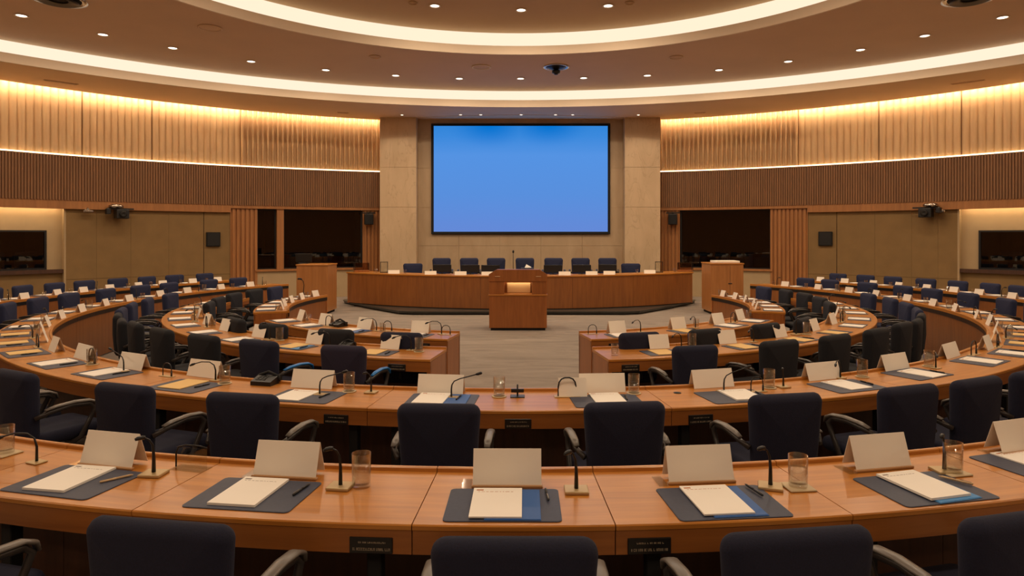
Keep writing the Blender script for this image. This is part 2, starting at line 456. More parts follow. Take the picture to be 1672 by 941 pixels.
# stone end wall: pilasters and recess
ws = struct('wall_back')
YS = 19.9
for x0, x1 in ((-4.2, -3.1), (3.17, 4.24)):
    zz = [0, 2.72, 3.92, 5.42]
    for i in range(3):
        MB().bbox(x0, x1, YS, YS + .9, zz[i] + .003, zz[i + 1] - .003, .004, 1).build('stone_block', M['stone'], ws)
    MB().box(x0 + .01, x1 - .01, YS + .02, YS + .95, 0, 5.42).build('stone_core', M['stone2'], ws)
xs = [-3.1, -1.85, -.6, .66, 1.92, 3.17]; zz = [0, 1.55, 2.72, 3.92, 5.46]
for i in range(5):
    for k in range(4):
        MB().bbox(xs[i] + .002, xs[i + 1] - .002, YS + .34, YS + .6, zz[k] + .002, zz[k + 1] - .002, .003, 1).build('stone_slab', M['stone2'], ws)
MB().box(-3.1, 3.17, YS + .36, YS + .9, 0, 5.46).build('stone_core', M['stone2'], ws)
# thin bright bead round the head of the recess
tr = MB(); pts = [(-3.1 + 6.27 * t / 24, YS - .02 - .42 * sin(PI * t / 24), 5.415) for t in range(25)]
tr.tube(pts, .012, 6).build('bead', M['lip'], ws)

# windows
def window(name, a0, a1, z0, z1, s, depth=.2, frame=M['black']):
    root = struct(name)
    e = .16 * (1 if a1 > a0 else -1)
    dr = depth
    g = MB(); band(g, a0, a1, z0, z1, dr, dr + .012); g.build('pane', M['window'], root)
    fr = MB()
    for q0, q1, w0, w1 in ((a0, a1, z0, z0 + .04), (a0, a1, z1 - .04, z1), (a0, a0 + e, z0, z1), (a1 - e, a1, z0, z1)):
        band(fr, q0, q1, w0, w1, dr - .04, dr + .04)
    fr.build('window_frame', frame, root)
    return root
def booth_room(root, a0, a1, z0, z1, d0, d1):
    """dark interpreter's room behind the glass"""
    b = MB()
    band(b, a0, a1, z0 - .5, z1 + .2, d1, d1 + .05)
    band(b, a0, a1, z0 - .55, z0 - .5, d0, d1); band(b, a0, a1, z1 + .2, z1 + .25, d0, d1)
    for a in (a0, a1): band(b, a - .05, a + .05, z0 - .5, z1 + .2, d0, d1)
    b.build('dark_room', M['booth_dark'], root)
    d = MB(); band(d, a0, a1, z0 - .03, z0 + .0, d0 + .25, d0 + .75); d.build('counter', M['booth_dark'], root)
    n = max(1, int(abs(a1 - a0) / 2.2)); m = MB(); q = MB()
    for i in range(n):
        a = a0 + (a1 - a0) * (i + .5) / n
        T = Matrix.Translation(wpt(a, d0 + .45, z0)) @ Matrix.Rotation(-R(a), 4, 'Z')
        m.bbox(-.2, .2, -.02, .02, .06, .34, .01, 1, T); m.box(-.03, .03, -.02, .02, 0, .08, T)
        T2 = Matrix.Translation(wpt(a + .5, d0 + 1.0, z0)) @ Matrix.Rotation(-R(a), 4, 'Z')
        q.bbox(-.24, .24, -.05, .05, -.3, .42, .05, 2, T2)
    m.build('booth_monitor', M['black'], root); q.build('booth_seat', M['booth_blue'], root)
w1 = window('window_1', wall_a(463), wall_a(592), .86, 2.64, -1); booth_room(w1, wall_a(463), wall_a(592), .86, 2.64, .26, 2.6)
band(MB(), wall_a(417), wall_a(592), .82, .875, -.09, .2).build('window_sill', M['oak'], w1)
w2 = window('window_2', wall_a(420), wall_a(452), .86, 2.64, -1); booth_room(w2, wall_a(420), wall_a(452), .86, 2.64, .26, 2.6)
w3 = window('window_3', wall_a(1110), wall_a(1258), .86, 2.64, 1); booth_room(w3, wall_a(1110), wall_a(1258), .86, 2.64, .26, 2.6)
band(MB(), wall_a(1108), wall_a(1262), .82, .875, -.09, .2).build('window_sill', M['oak'], w3)
w4 = window('window_4', wall_a(80), -72, 1.03, 1.99, -1, .24); booth_room(w4, wall_a(80), -72, 1.03, 1.99, .30, 2.4)
w5 = window('window_5', wall_a(1594), 72, 1.03, 1.99, 1, .24); booth_room(w5, wall_a(1594), 72, 1.03, 1.99, .30, 2.4)

# ---------------------------------------------------------------- ceiling
CO, RO = 4.3, 14.0            # outer cove circle
CI, RI = 7.9, 6.72            # dome cove circle
ZM, ZI = 5.87, 6.35
ce = struct('ceiling')
def ring_flat(mb, inner, outer, z, th=.05, n=144):
    vs, fs = [], []
    for k in range(n):
        t = 2 * PI * k / n
        xi, yi = inner(t); xo, yo = outer(t)
        vs += [(xi, yi, z), (xo, yo, z), (xi, yi, z + th), (xo, yo, z + th)]
    for k in range(n):
        a, b = 4 * k, 4 * ((k + 1) % n)
        fs += [(a, a + 1, b + 1, b), (a + 2, b + 2, b + 3, a + 3), (a, b, b + 2, a + 2), (a + 1, a + 3, b + 3, b + 1)]
    return mb.add(vs, fs)
def circ(c, r): return lambda t: (r * sin(t), c + r * cos(t))
def wallc(d):
    def f(t):
        a = math.degrees(t); a = a if a <= 180 else a - 360
        return ((wr(a) + d) * sin(t), WC + (wr(a) + d) * cos(t))
    return f
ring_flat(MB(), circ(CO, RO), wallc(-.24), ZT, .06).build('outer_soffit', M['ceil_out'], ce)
mb = MB(); ring_flat(mb, wallc(-.3), wallc(.3), ZT + .34, .05); mb.build('slot_lid', M['ceil_out'], ce)
# over the stone wall the soffit runs on to the recess
MB().box(-4.25, 4.3, 20.0, 21.2, ZT + .005, ZT + .06).build('end_soffit', M['ceil_out'], ce)
def vring(c, r0, r1, z0, z1): return MB().sweep([(r0, z0), (r1, z0), (r1, z1), (r0, z1)], 0, 360, lambda a: 0., c=c, sgn=1, step=2.5)
vring(CO, RO - .012, RO + .03, ZT - .005, ZT + .19).build('cove_lip', M['lip'], ce)
vring(CO, RO + .02, RO + .2, ZT + .16, ZT + .19).build('cove_trough', M['lip'], ce)
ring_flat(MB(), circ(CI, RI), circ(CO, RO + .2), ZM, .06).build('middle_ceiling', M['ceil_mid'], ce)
vring(CI, RI - .02, RI + .03, ZM - .01, ZM + .18).build('cove_lip', M['lip'], ce)
vring(CI, RI + .02, RI + .2, ZM + .15, ZM + .18).build('cove_trough', M['lip'], ce)
n = 96
MB().add([((RI + .25) * sin(2 * PI * k / n), CI + (RI + .25) * cos(2 * PI * k / n), z) for z in (ZI, ZI + .06) for k in range(n)],
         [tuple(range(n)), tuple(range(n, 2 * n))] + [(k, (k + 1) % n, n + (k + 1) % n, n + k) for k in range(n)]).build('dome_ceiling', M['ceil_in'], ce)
o = vring(CO, RO + .05, RO + .07, ZT + .19, ZM).build('cove_light', M['cove'])
tag(o, 'curved band of cream cove light around the large outer ceiling ring', 'cove light')
o = vring(CI, RI + .05, RI + .07, ZM + .18, ZI).build('cove_light', M['cove2'])
tag(o, 'curved band of cream cove light around the smaller upper ceiling dome', 'cove light')
# strips that wash the fluted walls (hidden in the slot and behind the ledge)
for s, nm in ((-1, 'left'), (1, 'right')):
    a0 = wall_a(628) if s < 0 else wall_a(1078)
    o = band(MB(), a0, 72 * s, ZT + .05, ZT + .08, -.21, -.17).build('wall_wash_light', M['led'])
    tag(o, 'long warm strip light washing the top of the %s fluted wall' % nm, 'strip light')
    o = band(MB(), a0, 72 * s, ZL - .02, ZL + .012, -.10, -.085).build('ledge_light', M['led_line'])
    tag(o, 'thin warm light line under the %s fluted wall panels' % nm, 'strip light')

# downlights: recessed can with a trim ring and a glowing lens
def downlight(r=.085):
    root = thing('downlight', 'x', 'downlight')
    MB().lathe([(r, 0), (r * 1.35, -.004), (r * 1.38, -.012), (r * 1.05, -.014), (r * .98, 0)], 24).build('trim_ring', M['lip'], root)
    MB().lathe([(0, -.010), (r * .8, -.010), (r * 1.0, -.004)], 24).build('lens', M['lens'], root)
    return root
LAMPE = 37.0
def lamp(x, y, z, e, size=2.2, rad=.08):
    if e >= 30:
        L = bpy.data.lights.new('downlight_beam', 'AREA'); L.shape = 'DISK'; L.size = .15
    else:
        L = bpy.data.lights.new('downlight_beam', 'SPOT'); L.spot_size = size; L.spot_blend = .6; L.shadow_soft_size = rad
    L.energy = e; L.color = (1.0, .78, .55)
    o = bpy.data.objects.new('downlight_beam', L); COL.objects.link(o); o.location = (x, y, z)
pd = downlight()
mid_px = [(35, 25), (168, 56), (282, 78), (410, 100), (532, 114), (646, 123), (750, 128), (850, 128), (953, 127), (1057, 123), (1174, 114), (1287, 100), (1405, 81), (1510, 58), (1637, 28)]
cnt = {-1: 0, 1: 0}
def mid_label(i):
    k = i - 7
    if k == 0: return 'round recessed downlight in the middle ceiling ring above the screen centre'
    return 'round downlight in the middle ceiling ring, %s %s of the screen centre' % (ORD[abs(k)], 'left' if k < 0 else 'right')
for i, (u, v) in enumerate(mid_px):
    x, y = at(u, v, ZM)
    put(pd, (x, y, ZM - .001), 0, mid_label(i), 'downlights in the middle ceiling ring')
    lamp(x, y, ZM - .03, LAMPE)
# the ring goes on round the hall behind the frame: lamps only matter as light there
for a in list(range(70, 291, 10)):
    x, y = 10.95 * sin(R(a)), 5.9 + 10.95 * cos(R(a))
    k = (a - 60) // 10
    put(pd, (x, y, ZM - .001), 0, 'round downlight in the middle ceiling ring beyond the frame, %s clockwise' % ORD[min(k, 24)], 'downlights in the middle ceiling ring')
    lamp(x, y, ZM - .03, LAMPE * 1.0)
pd2 = pd
for i, (u, v) in enumerate([(710, 9), (851, 16), (993, 9)]):
    x, y = at(u, v, ZI)
    put(pd, (x, y, ZI - .001), 0, 'round recessed downlight in the upper dome, %s one' % ['left', 'middle', 'right'][i], 'downlights in the upper dome')
    lamp(x, y, ZI - .03, LAMPE * 1.2)
for k in range(12):
    a = 30 * k
    if k in (0, 1, 11): continue
    x, y = 4.6 * sin(R(a)), 7.9 + 4.6 * cos(R(a))
    put(pd, (x, y, ZI - .001), 0, 'round recessed downlight in the upper dome outside the frame, %s clockwise' % ORD[k], 'downlights in the upper dome')
    lamp(x, y, ZI - .03, LAMPE * 1.2)
# small spots over the screen
ps = downlight(.045)
for i, (u, v) in enumerate([(752, 187), (785, 187), (851, 187), (907, 187), (935, 187)]):
    x, y = at(u, v, ZT); y = 19.25 if abs(y - 19.5) > .3 else y
    x = (u - HU) * y / F
    put(ps, (x, y, ZT - .001), 0, 'tiny recessed spotlight above the screen, %s from the left' % ORD[i + 1], 'spotlights above the screen')
# pilaster spots
for x, nm in ((-3.45, 'left'), (3.5, 'right')):
    put(ps, (x, 19.45, ZT - .001), 0, 'tiny recessed spotlight above the %s stone pilaster' % nm, 'spotlights above the stone pilasters')
for x in (-3.65, 3.7): lamp(x, 19.2, ZT - .04, 22, 1.9, .05)
for x in (-2.4, 0, 2.4): lamp(x, 19.0, ZT - .04, 10, 1.9, .05)

# ceiling fittings
def disc(name, label, cat, x, y, z, r, mats):
    root = thing(name, label, cat, (x, y, z))
    T = Matrix.Translation((x, y, z))
    MB().lathe([(r * .8, 0), (r, -.004), (r * 1.02, -.02), (r * .86, -.026), (r * .8, -.006)], 32, T).build('rim', mats[0], root)
    MB().lathe([(0, -.012), (r * .8, -.01), (r * .84, -.004)], 32, T).build('grille', mats[1], root)
    return root
x, y = at(786, 109, ZM); disc('ceiling_speaker', 'round pale ceiling speaker left of the dark ceiling camera', 'speaker', x, y, ZM, .23, (M['lip'], M['ceil_mid']))
x, y = at(343, 45, ZM); disc('ceiling_speaker', 'round plaster coloured ceiling speaker high at left beside the dome', 'speaker', x, y, ZM, .22, (M['ceil_mid'], M['ceil_mid']))
x, y = at(612, 92, ZM); disc('ceiling_speaker', 'small flush ceiling disc left of the round speaker', 'speaker', x, y, ZM, .13, (M['ceil_mid'], M['ceil_mid']))
x, y = at(1104, 93, ZM); disc('ceiling_speaker', 'small flush ceiling disc right of the dark ceiling camera', 'speaker', x, y, ZM, .15, (M['ceil_mid'], M['ceil_mid']))
x, y = at(674, 4, ZI); disc('smoke_detector', 'small round detector on the upper dome, left of its downlights', 'detector', x, y, ZI, .09, (M['ceil_in'], M['ceil_in']))
x, y = at(1028, 4, ZI); disc('smoke_detector', 'small round detector on the upper dome, right of its downlights', 'detector', x, y, ZI, .09, (M['ceil_in'], M['ceil_in']))
for u, v, nm in ((95, -2, 'left'), (1585, -4, 'right')):
    x, y = at(u, v, ZM)
    root = disc('ceiling_vent', 'large round dark ceiling vent with metal rim at top %s' % nm, 'vent', x, y, ZM, .42, (M['chrome'], M['black_matte']))
    T = Matrix.Translation((x, y, ZM))
    MB().lathe([(.14, -.012), (.30, -.05), (.31, -.055), (.15, -.03)], 28, T).build('inner_cone', M['dark_metal'], root)
x, y = at(908, 109, ZM)
root = disc('ceiling_camera', 'dark dome camera hanging from the ceiling above right of the screen', 'camera', x, y, ZM, .30, (M['chrome'], M['black_matte']))
T = Matrix.Translation((x, y, ZM))
MB().lathe([(0, -.07), (.08, -.07), (.2, -.03), (.24, -.012), (.0, -.012)], 28, T).build('housing', M['dark_metal'], root)
MB().lathe([(0, -.19), (.04, -.19), (.06, -.16), (.1, -.15), (.1, -.10), (.05, -.07), (0, -.07)], 20, T).build('lens_head', M['black'], root)
for u, v, nm in ((100, 134, 'above the left fluted wall'), (1580, 134, 'above the right fluted wall'), (560, 184, 'near the left stone pilaster'), (1143, 184, 'near the right stone pilaster')):
    x, y = at(u, v, ZT); a = math.atan2(x, y - CO)
    w = .33 if abs(u - 848) > 500 else .16
    T = Matrix.Translation((x, y, ZT)) @ Matrix.Rotation(-a, 4, 'Z')
    root = thing('soffit_vent', 'slim slotted air vent in the soffit ' + nm, 'vent', (x, y, ZT), 'slotted soffit vents')
    mb = MB()
    for q in ((-w, w, -.06, -.045), (-w, w, .045, .06), (-w, -w + .02, -.06, .06), (w - .02, w, -.06, .06)): mb.box(q[0], q[1], q[2], q[3], -.012, 0, T)
    mb.build('vent_frame', M['ceil_out'], root)
    MB().box(-w, w, -.045, .045, -.004, 0, T).build('slot', M['black_matte'], root)
    MB().box(-w, w, -.006, .006, -.01, -.002, T).build('blade', M['ceil_out'], root)

# ---------------------------------------------------------------- the screen
root = thing('projection_screen', 'large blue projection screen with black frame on the stone wall', 'screen', (.04, YS + .30, 1.9))
k = (YS + .25) / F
X0, X1, Z1, Z0 = (704 - HU) * k, (996.5 - HU) * k, CH + (HV - 201.5) * k, CH + (HV - 382.5) * k
y0, y1 = YS + .25, YS + .338
fr = MB(); fw = .075
for q in ((X0, X1, Z0, Z0 + fw), (X0, X1, Z1 - fw, Z1), (X0, X0 + fw, Z0 + fw, Z1 - fw), (X1 - fw, X1, Z0 + fw, Z1 - fw)): fr.bbox(q[0], q[1], y0, y1, q[2], q[3], .008, 1)
fr.build('frame', M['black_matte'], root)
sc = MB(); sc.add([(X0 + .06, y0 + .03, Z0 + .06), (X1 - .06, y0 + .03, Z0 + .06), (X1 - .06, y0 + .03, Z1 - .06), (X0 + .06, y0 + .03, Z1 - .06)], [(0, 1, 2, 3)], uvs=[((0, 0), (1, 0), (1, 1), (0, 1))])
sc.box(X0 + .06, X1 - .06, y0 + .032, y1, Z0 + .06, Z1 - .06)
sc.build('screen_surface', M['screen'], root, fix=False)
# ================================================================ FURNITURE PROTOTYPES
def pillow(w0, w1, z0, z1, yc, th, rad, curve=.0, tilt=0., bulge=.012, flat=False):
    """rounded cushion: outline in x-z (or x-y when flat), thickness along y (or z)"""
    mb = MB(); cz = (z0 + z1) / 2; h = z1 - z0; N = 6
    def outline(ins):
        pts = []
        for (sx, sz) in ((1, 1), (-1, 1), (-1, -1), (1, -1)):
            w = (w1 if sz > 0 else w0) / 2
            r = max(.004, rad - ins)
            ox, oz = sx * (w - ins - r), sz * (h / 2 - ins - r)
            st = {(1, 1): 0, (-1, 1): 90, (-1, -1): 180, (1, -1): 270}[(sx, sz)]
            for k in range(N + 1):
                a = R(st + 90 * k / N); pts.append((ox + r * cos(a), oz + r * sin(a)))
        return pts
    layers = [(.22 * rad + .035, -th / 2 - bulge * .6), (.026, -th / 2), (.010, -th / 2 + .012), (.0, -th / 2 + .032), (.0, th / 2 - .032), (.010, th / 2 - .012), (.026, th / 2), (.22 * rad + .035, th / 2 + bulge * .6)]
    vs, fs = [], []; m = 4 * (N + 1)
    def P(x, z, t):
        y = yc + t + curve * (x * x) * 4 + tilt * (z + h / 2)
        return (x, z + cz, y) if flat else (x, y, z + cz)
    for ins, t in layers: vs += [P(x, z, t) for x, z in outline(ins)]
    for l in range(len(layers) - 1):
        for k in range(m): fs.append((l * m + k, l * m + (k + 1) % m, (l + 1) * m + (k + 1) % m, (l + 1) * m + k))
    for l, t in ((0, -th / 2 - bulge), (len(layers) - 1, th / 2 + bulge)):
        c = len(vs); vs.append(P(0, 0, t))
        for k in range(m): fs.append((l * m + k, l * m + (k + 1) % m, c))
    return mb.add(vs, fs, True)

def make_chair(name, fab, pad, W=.50):
    """faces +Y; origin on the floor under the seat"""
    t = thing(name, 'x', 'chair')
    pillow(W - .06, W, .40, .925, -.235, .085, .055, curve=.10, tilt=-.05).build('backrest', fab, t)
    # flat seat: width along x, depth along y
    s = pillow(W, W + .01, -.22, .26, .455, .085, .07, bulge=.008, flat=True)
    s.build('seat', fab, t)
    MB().tube([(0, -.28, .62), (0, -.27, .46), (0, -.2, .385), (0, 0, .385)], .022, 8, .6).build('back_support', M['black'], t)
    for sx in (-1, 1):
        x = sx * (W / 2 + .035)
        a = MB().tube([(sx * .17, .0, .40), (sx * .24, .02, .40), (x, .04, .43), (x, .10, .54), (x, .14, .62), (x, .10, .655), (x, -.02, .668), (x, -.17, .648), (sx * (W / 2 - .005), -.235, .615)], .017, 8, 1.0)
        ar = a.build('armrest', M['arm'], t)
        MB().tube([(x, .165, .618), (x, .15, .655), (x, .10, .678), (x, 0, .688), (x, -.12, .682), (x, -.19, .668)], lambda q: .027 * (1 - .35 * abs(2 * q - 1) ** 3), 10, .42).build('arm_pad', pad, ar)
    MB().lathe([(0, .13), (.024, .13), (.024, .26), (.017, .26), (.017, .37), (.05, .38), (.05, .405), (0, .405)], 12).build('gas_column', M['chrome'], t)
    MB().lathe([(0, .075), (.042, .08), (.04, .125), (.028, .14), (0, .14)], 12).build('base_hub', M['dark_metal'], t)
    for k in range(5):
        a = 2 * PI * k / 5 + .3
        lg = MB().tube([(.02 * cos(a), .02 * sin(a), .115), (.16 * cos(a), .16 * sin(a), .10), (.29 * cos(a), .29 * sin(a), .075)], lambda q: .024 - .010 * q, 8, .7).build('base_leg', M['dark_metal'], t)
        T = Matrix.Translation((.285 * cos(a), .285 * sin(a), .03)) @ Matrix.Rotation(a + .7, 4, 'Z')
        c = MB()
        for q in (-.018, .008): c.lathe([(0, 0), (.029, 0), (.029, .010), (0, .010)], 12, T @ Matrix.Translation((0, q + .01, 0)) @ Matrix.Rotation(PI / 2, 4, 'X'))
        c.box(-.006, .006, -.006, .006, 0, .05, T)
        c.build('caster', M['black'], lg)
    return t
chair_navy = make_chair('swivel_chair', M['navy'], M['arm_pad'])
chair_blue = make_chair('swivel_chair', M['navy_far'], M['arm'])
chair_black = make_chair('swivel_chair', M['black_fabric'], M['arm'], .48)
chair_plum = make_chair('swivel_chair', M['plum'], M['blue_pad'])
chair_bluearm = make_chair('swivel_chair', M['navy'], M['blue_pad'])

# --- tent card
def make_card(w, h, rail):
    t = thing('name_card', 'x', 'name card')
    d = h * .34
    f = MB()
    b0 = .012 if rail else .001
    def leaf(s):
        a = math.atan2(d, h); th = .0016
        pts = [(s * d, b0), (s * d - s * .0016, b0), (0 - s * .0006, b0 + h), (s * .0010, b0 + h + .001)]
        return pts
    MB().prism(leaf(-1), -w / 2, w / 2, 'x').build('front_leaf', M['cream'], t)
    MB().prism(leaf(1), -w / 2, w / 2, 'x').build('back_leaf', M['cream'], t)
    if rail:
        MB().bbox(-w / 2 - .006, w / 2 + .006, -d - .012, -d + .012, 0, .012, .003, 1).build('rail', M['strip'], t)
        MB().box(-w / 2 - .05, -w / 2 - .008, -d - .02, d, 0, .004).build('clear_foot', M['acrylic'], t)
    return t
card_near = make_card(.305, .145, True)
card_mid = make_card(.33, .128, False)
card_small = make_card(.215, .135, False)
card_far = make_card(.185, .115, False)

# --- microphones
def make_mic(kind):
    t = thing('gooseneck_microphone', 'x', 'microphone')
    if kind == 'short':
        MB().bbox(-.052, .052, -.045, .045, 0, .014, .004, 2).build('base', M['brass'], t)
        pts = [(0, .0, .014), (0, .0, .09), (-.004, -.002, .14), (-.014, -.012, .168), (-.028, -.028, .182)]
        MB().tube(pts, lambda q: .0095 - .0055 * min(1, q * 1.6), 8).build('gooseneck', M['black'], t)
        MB().tube([(-.026, -.026, .181), (-.034, -.034, .184), (-.046, -.047, .183), (-.054, -.056, .180)], lambda q: .0095 if q < .8 else .006, 10).build('microphone_head', M['black'], t)
    elif kind == 'long':
        MB().bbox(-.05, .05, -.03, .03, 0, .008, .003, 1).build('base', M['brass'], t)
        pts = [(0, 0, .008), (0, 0, .06), (.004, 0, .09), (.02, 0, .115), (.06, 0, .133), (.13, .0, .152), (.175, 0, .165)]
        MB().tube(pts, lambda q: .0065 - .0025 * min(1, q * 2), 8).build('gooseneck', M['black'], t)
        MB().tube([(.17, 0, .164), (.185, 0, .168), (.205, 0, .174), (.214, 0, .176)], lambda q: .0105 if 0 < q < .9 else .006, 10).build('microphone_head', M['black'], t)
    elif kind == 'arch':
        MB().bbox(-.09, .09, -.03, .03, 0, .006, .002, 1).build('base', M['brass'], t)
        pts = [(-.062, 0, .006), (-.062, 0, .07), (-.056, 0, .10), (-.04, 0, .122), (-.015, 0, .132), (.015, 0, .132), (.04, 0, .122), (.056, 0, .10), (.062, 0, .07), (.062, 0, .04)]
        MB().tube(pts, .0052, 8).build('gooseneck', M['black'], t)
        MB().tube([(.062, 0, .055), (.062, 0, .03), (.062, 0, .007)], lambda q: .0085, 10).build('microphone_head', M['black'], t)
    else:   # bent forwards towards the table
        MB().bbox(-.04, .04, -.03, .03, 0, .008, .003, 1).build('base', M['brass'], t)
        pts = [(0, 0, .008), (0, 0, .08), (-.01, -.005, .12), (-.04, -.02, .145), (-.09, -.05, .148), (-.13, -.08, .135)]
        MB().tube(pts, lambda q: .007 - .003 * min(1, q * 2), 8).build('gooseneck', M['black'], t)
        MB().tube([(-.125, -.077, .137), (-.14, -.088, .131), (-.155, -.1, .122)], lambda q: .010 if 0 < q < .9 else .006, 10).build('microphone_head', M['black'], t)
    return t
MIC = {k: make_mic(k) for k in ('short', 'long', 'arch', 'bent')}

# --- glass of water
def make_glass(r=.042, h=.145, fill=.6, coaster=None):
    t = thing('water_glass', 'x', 'glass')
    b = 0.0
    if coaster == 'square':
        MB().bbox(-.06, .06, -.055, .055, 0, .008, .003, 1).build('coaster', M['coaster'], t); b = .008
    elif coaster == 'round':
        MB().lathe([(0, 0), (.05, 0), (.052, .004), (.05, .006), (0, .006)], 24).build('coaster', M['coaster'], t); b = .006
    w = .0022
    MB().lathe([(0, b), (r * .93, b), (r * .95, b + .004), (r, b + h), (r - w, b + h), (r * .95 - w, b + .016), (0, b + .013)], 28).build('tumbler', M['glass'], t)
    MB().lathe([(0, b + .0145), (r * .95 - w - .0006, b + .0175), (r * .975 - w - .0006, b + h * fill), (0, b + h * fill)], 28).build('water', M['water'], t)
    return t
GL = {'near': make_glass(.043, .150, .62), 'coaster': make_glass(.042, .138, .6, 'square'), 'mid': make_glass(.041, .132, .6, 'round'), 'far': make_glass(.034, .105, .6)}

# --- blotter, paper, folder, pen, device
def make_blotter(w=.47, d=.335):
    t = thing('desk_blotter', 'x', 'desk pad')
    c = .022; pts = []
    for sx, sy, st in ((1, 1, 0), (-1, 1, 90), (-1, -1, 180), (1, -1, 270)):
        for k in range(5):
            a = R(st + 90 * k / 4); pts.append((sx * (w / 2 - c) + c * cos(a), sy * (d / 2 - c) + c * sin(a)))
    MB().prism(pts, 0, .003).build('sheet', M['leather'], t)
    MB().prism([(x * .985, y * .98) for x, y in pts], .003, .0036).build('writing_surface', M['leather'], t)
    return t
blotter = make_blotter(); blotter_small = make_blotter(.40, .28)
def make_pad(mat, th, ink, letter=True):
    t = thing('notepad', 'x', 'paper')
    MB().box(-.105, .105, -.1485, .1485, 0, th).build('sheets', mat, t)
    if letter:
        m = MB(); rr = random.Random(3); x = -.085
        m.box(-.092, -.062, .118, .130, th, th + .0004)
        while x < .06:
            w = rr.uniform(.006, .02); m.box(x, x + w, .104, .107, th, th + .0004); x += w + .006
        m.build('letterhead', ink, t)
    return t
notepad = make_pad(M['paper'], .006, M['ink_red'])
notepad_thick = make_pad(M['paper'], .010, M['ink'])
manila = make_pad(M['manila'], .006, M['ink'], False)
manila.name = 'document_folder'; manila['category'] = 'folder'
def make_folder(mat):
    t = thing('document_folder', 'x', 'folder')
    MB().box(-.112, .112, -.155, .155, 0, .002).build('cover', mat, t)
    MB().box(-.108, .11, -.15, .15, .002, .0035).build('leaf', mat, t)
    return t
folder_blue = make_folder(M['blue_folder']); folder_sky = make_folder(M['sky_folder'])
def make_pen(mat):
    t = thing('pen', 'x', 'pen')
    T = Matrix.Translation((0, 0, .0052)) @ Matrix.Rotation(PI / 2, 4, 'X')
    MB().lathe([(0, -.07), (.0012, -.07), (.005, -.055), (.005, .0), (0, .0)], 10, T).build('barrel', mat, t)
    MB().lathe([(0, 0), (.0052, 0), (.0052, .062), (.003, .066), (0, .066)], 10, T).build('cap', mat, t)
    MB().box(-.001, .001, -.06, -.015, .0105, .012).build('clip', M['chrome'], t)
    return t
pen_black = make_pen(M['black']); pen_gold = make_pen(M['gold'])
def make_device():
    t = thing('conference_console', 'x', 'device')
    MB().prism([(-.075, 0), (.075, 0), (.075, .05), (.03, .062), (-.075, .03)], -.085, .085, 'x').build('body', M['black'], t)
    m = MB(); T = Matrix.Translation((0, -.02, .046)) @ Matrix.Rotation(.3, 4, 'X')
    for i in range(3):
        for k in range(3): m.bbox(-.06 + .03 * i, -.04 + .03 * i, -.03 + .022 * k, -.015 + .022 * k, 0, .005, .001, 1, T)
    m.build('buttons', M['dark_metal'], t)
    MB().tube([(-.09, .03, .02), (-.085, .03, .055), (0, .03, .085), (.085, .03, .055), (.09, .03, .02)], .011, 8).build('handset', M['black_matte'], t)
    return t
device = make_device()

# ================================================================ DESKS
def smooth(t): t = max(0, min(1, t)); return t * t * (3 - 2 * t)
def r1(a): return 8.15 + .45 * smooth((abs(a) - 30) / 55)
ROWS = {1: (r1, .60), 2: (lambda a: 6.52, .55), 3: (lambda a: 4.80, .58), 4: (lambda a: 3.72, .50)}
TOP = .74
def plate(root, a, r, z=.655, w=.17, h=.062, text=True):
    """black engraved plate on an apron, facing outwards"""
    x, y = pol(r, a)
    T = Matrix.Translation((x, y, z)) @ Matrix.Rotation(R(a), 4, 'Z')
    p = MB().bbox(-w / 2, w / 2, -.006, .004, -h / 2, h / 2, .002, 1, T).build('name_plate', M['plate'], root)
    p['label'] = 'black plate with pale engraved lettering'
    if text:
        m = MB(); rr = random.Random(int(a * 100) + 5)
        for zz, x0, x1, hh in ((-.014, -.072, .072, .010), (.012, -.05, .055, .006)):
            q = x0
            while q < x1:
                ww = rr.uniform(.003, .006)
                m.box(q, q + .0014, -.0066, -.006, zz - hh / 2, zz + hh / 2, T)
                k = rr.randrange(4)
                if k in (0, 1): m.box(q, q + ww, -.0066, -.006, zz + hh / 2 - .0016, zz + hh / 2, T)
                if k in (0, 2): m.box(q, q + ww, -.0066, -.006, zz - hh / 2, zz - hh / 2 + .0016, T)
                if k in (1, 3): m.box(q + ww - .0014, q + ww, -.0066, -.006, zz - hh / 2, zz + hh / 2, T)
                q += ww + rr.choice([.0018, .0018, .0018, .006])
        m.build('engraving', M['plate_text'], p)
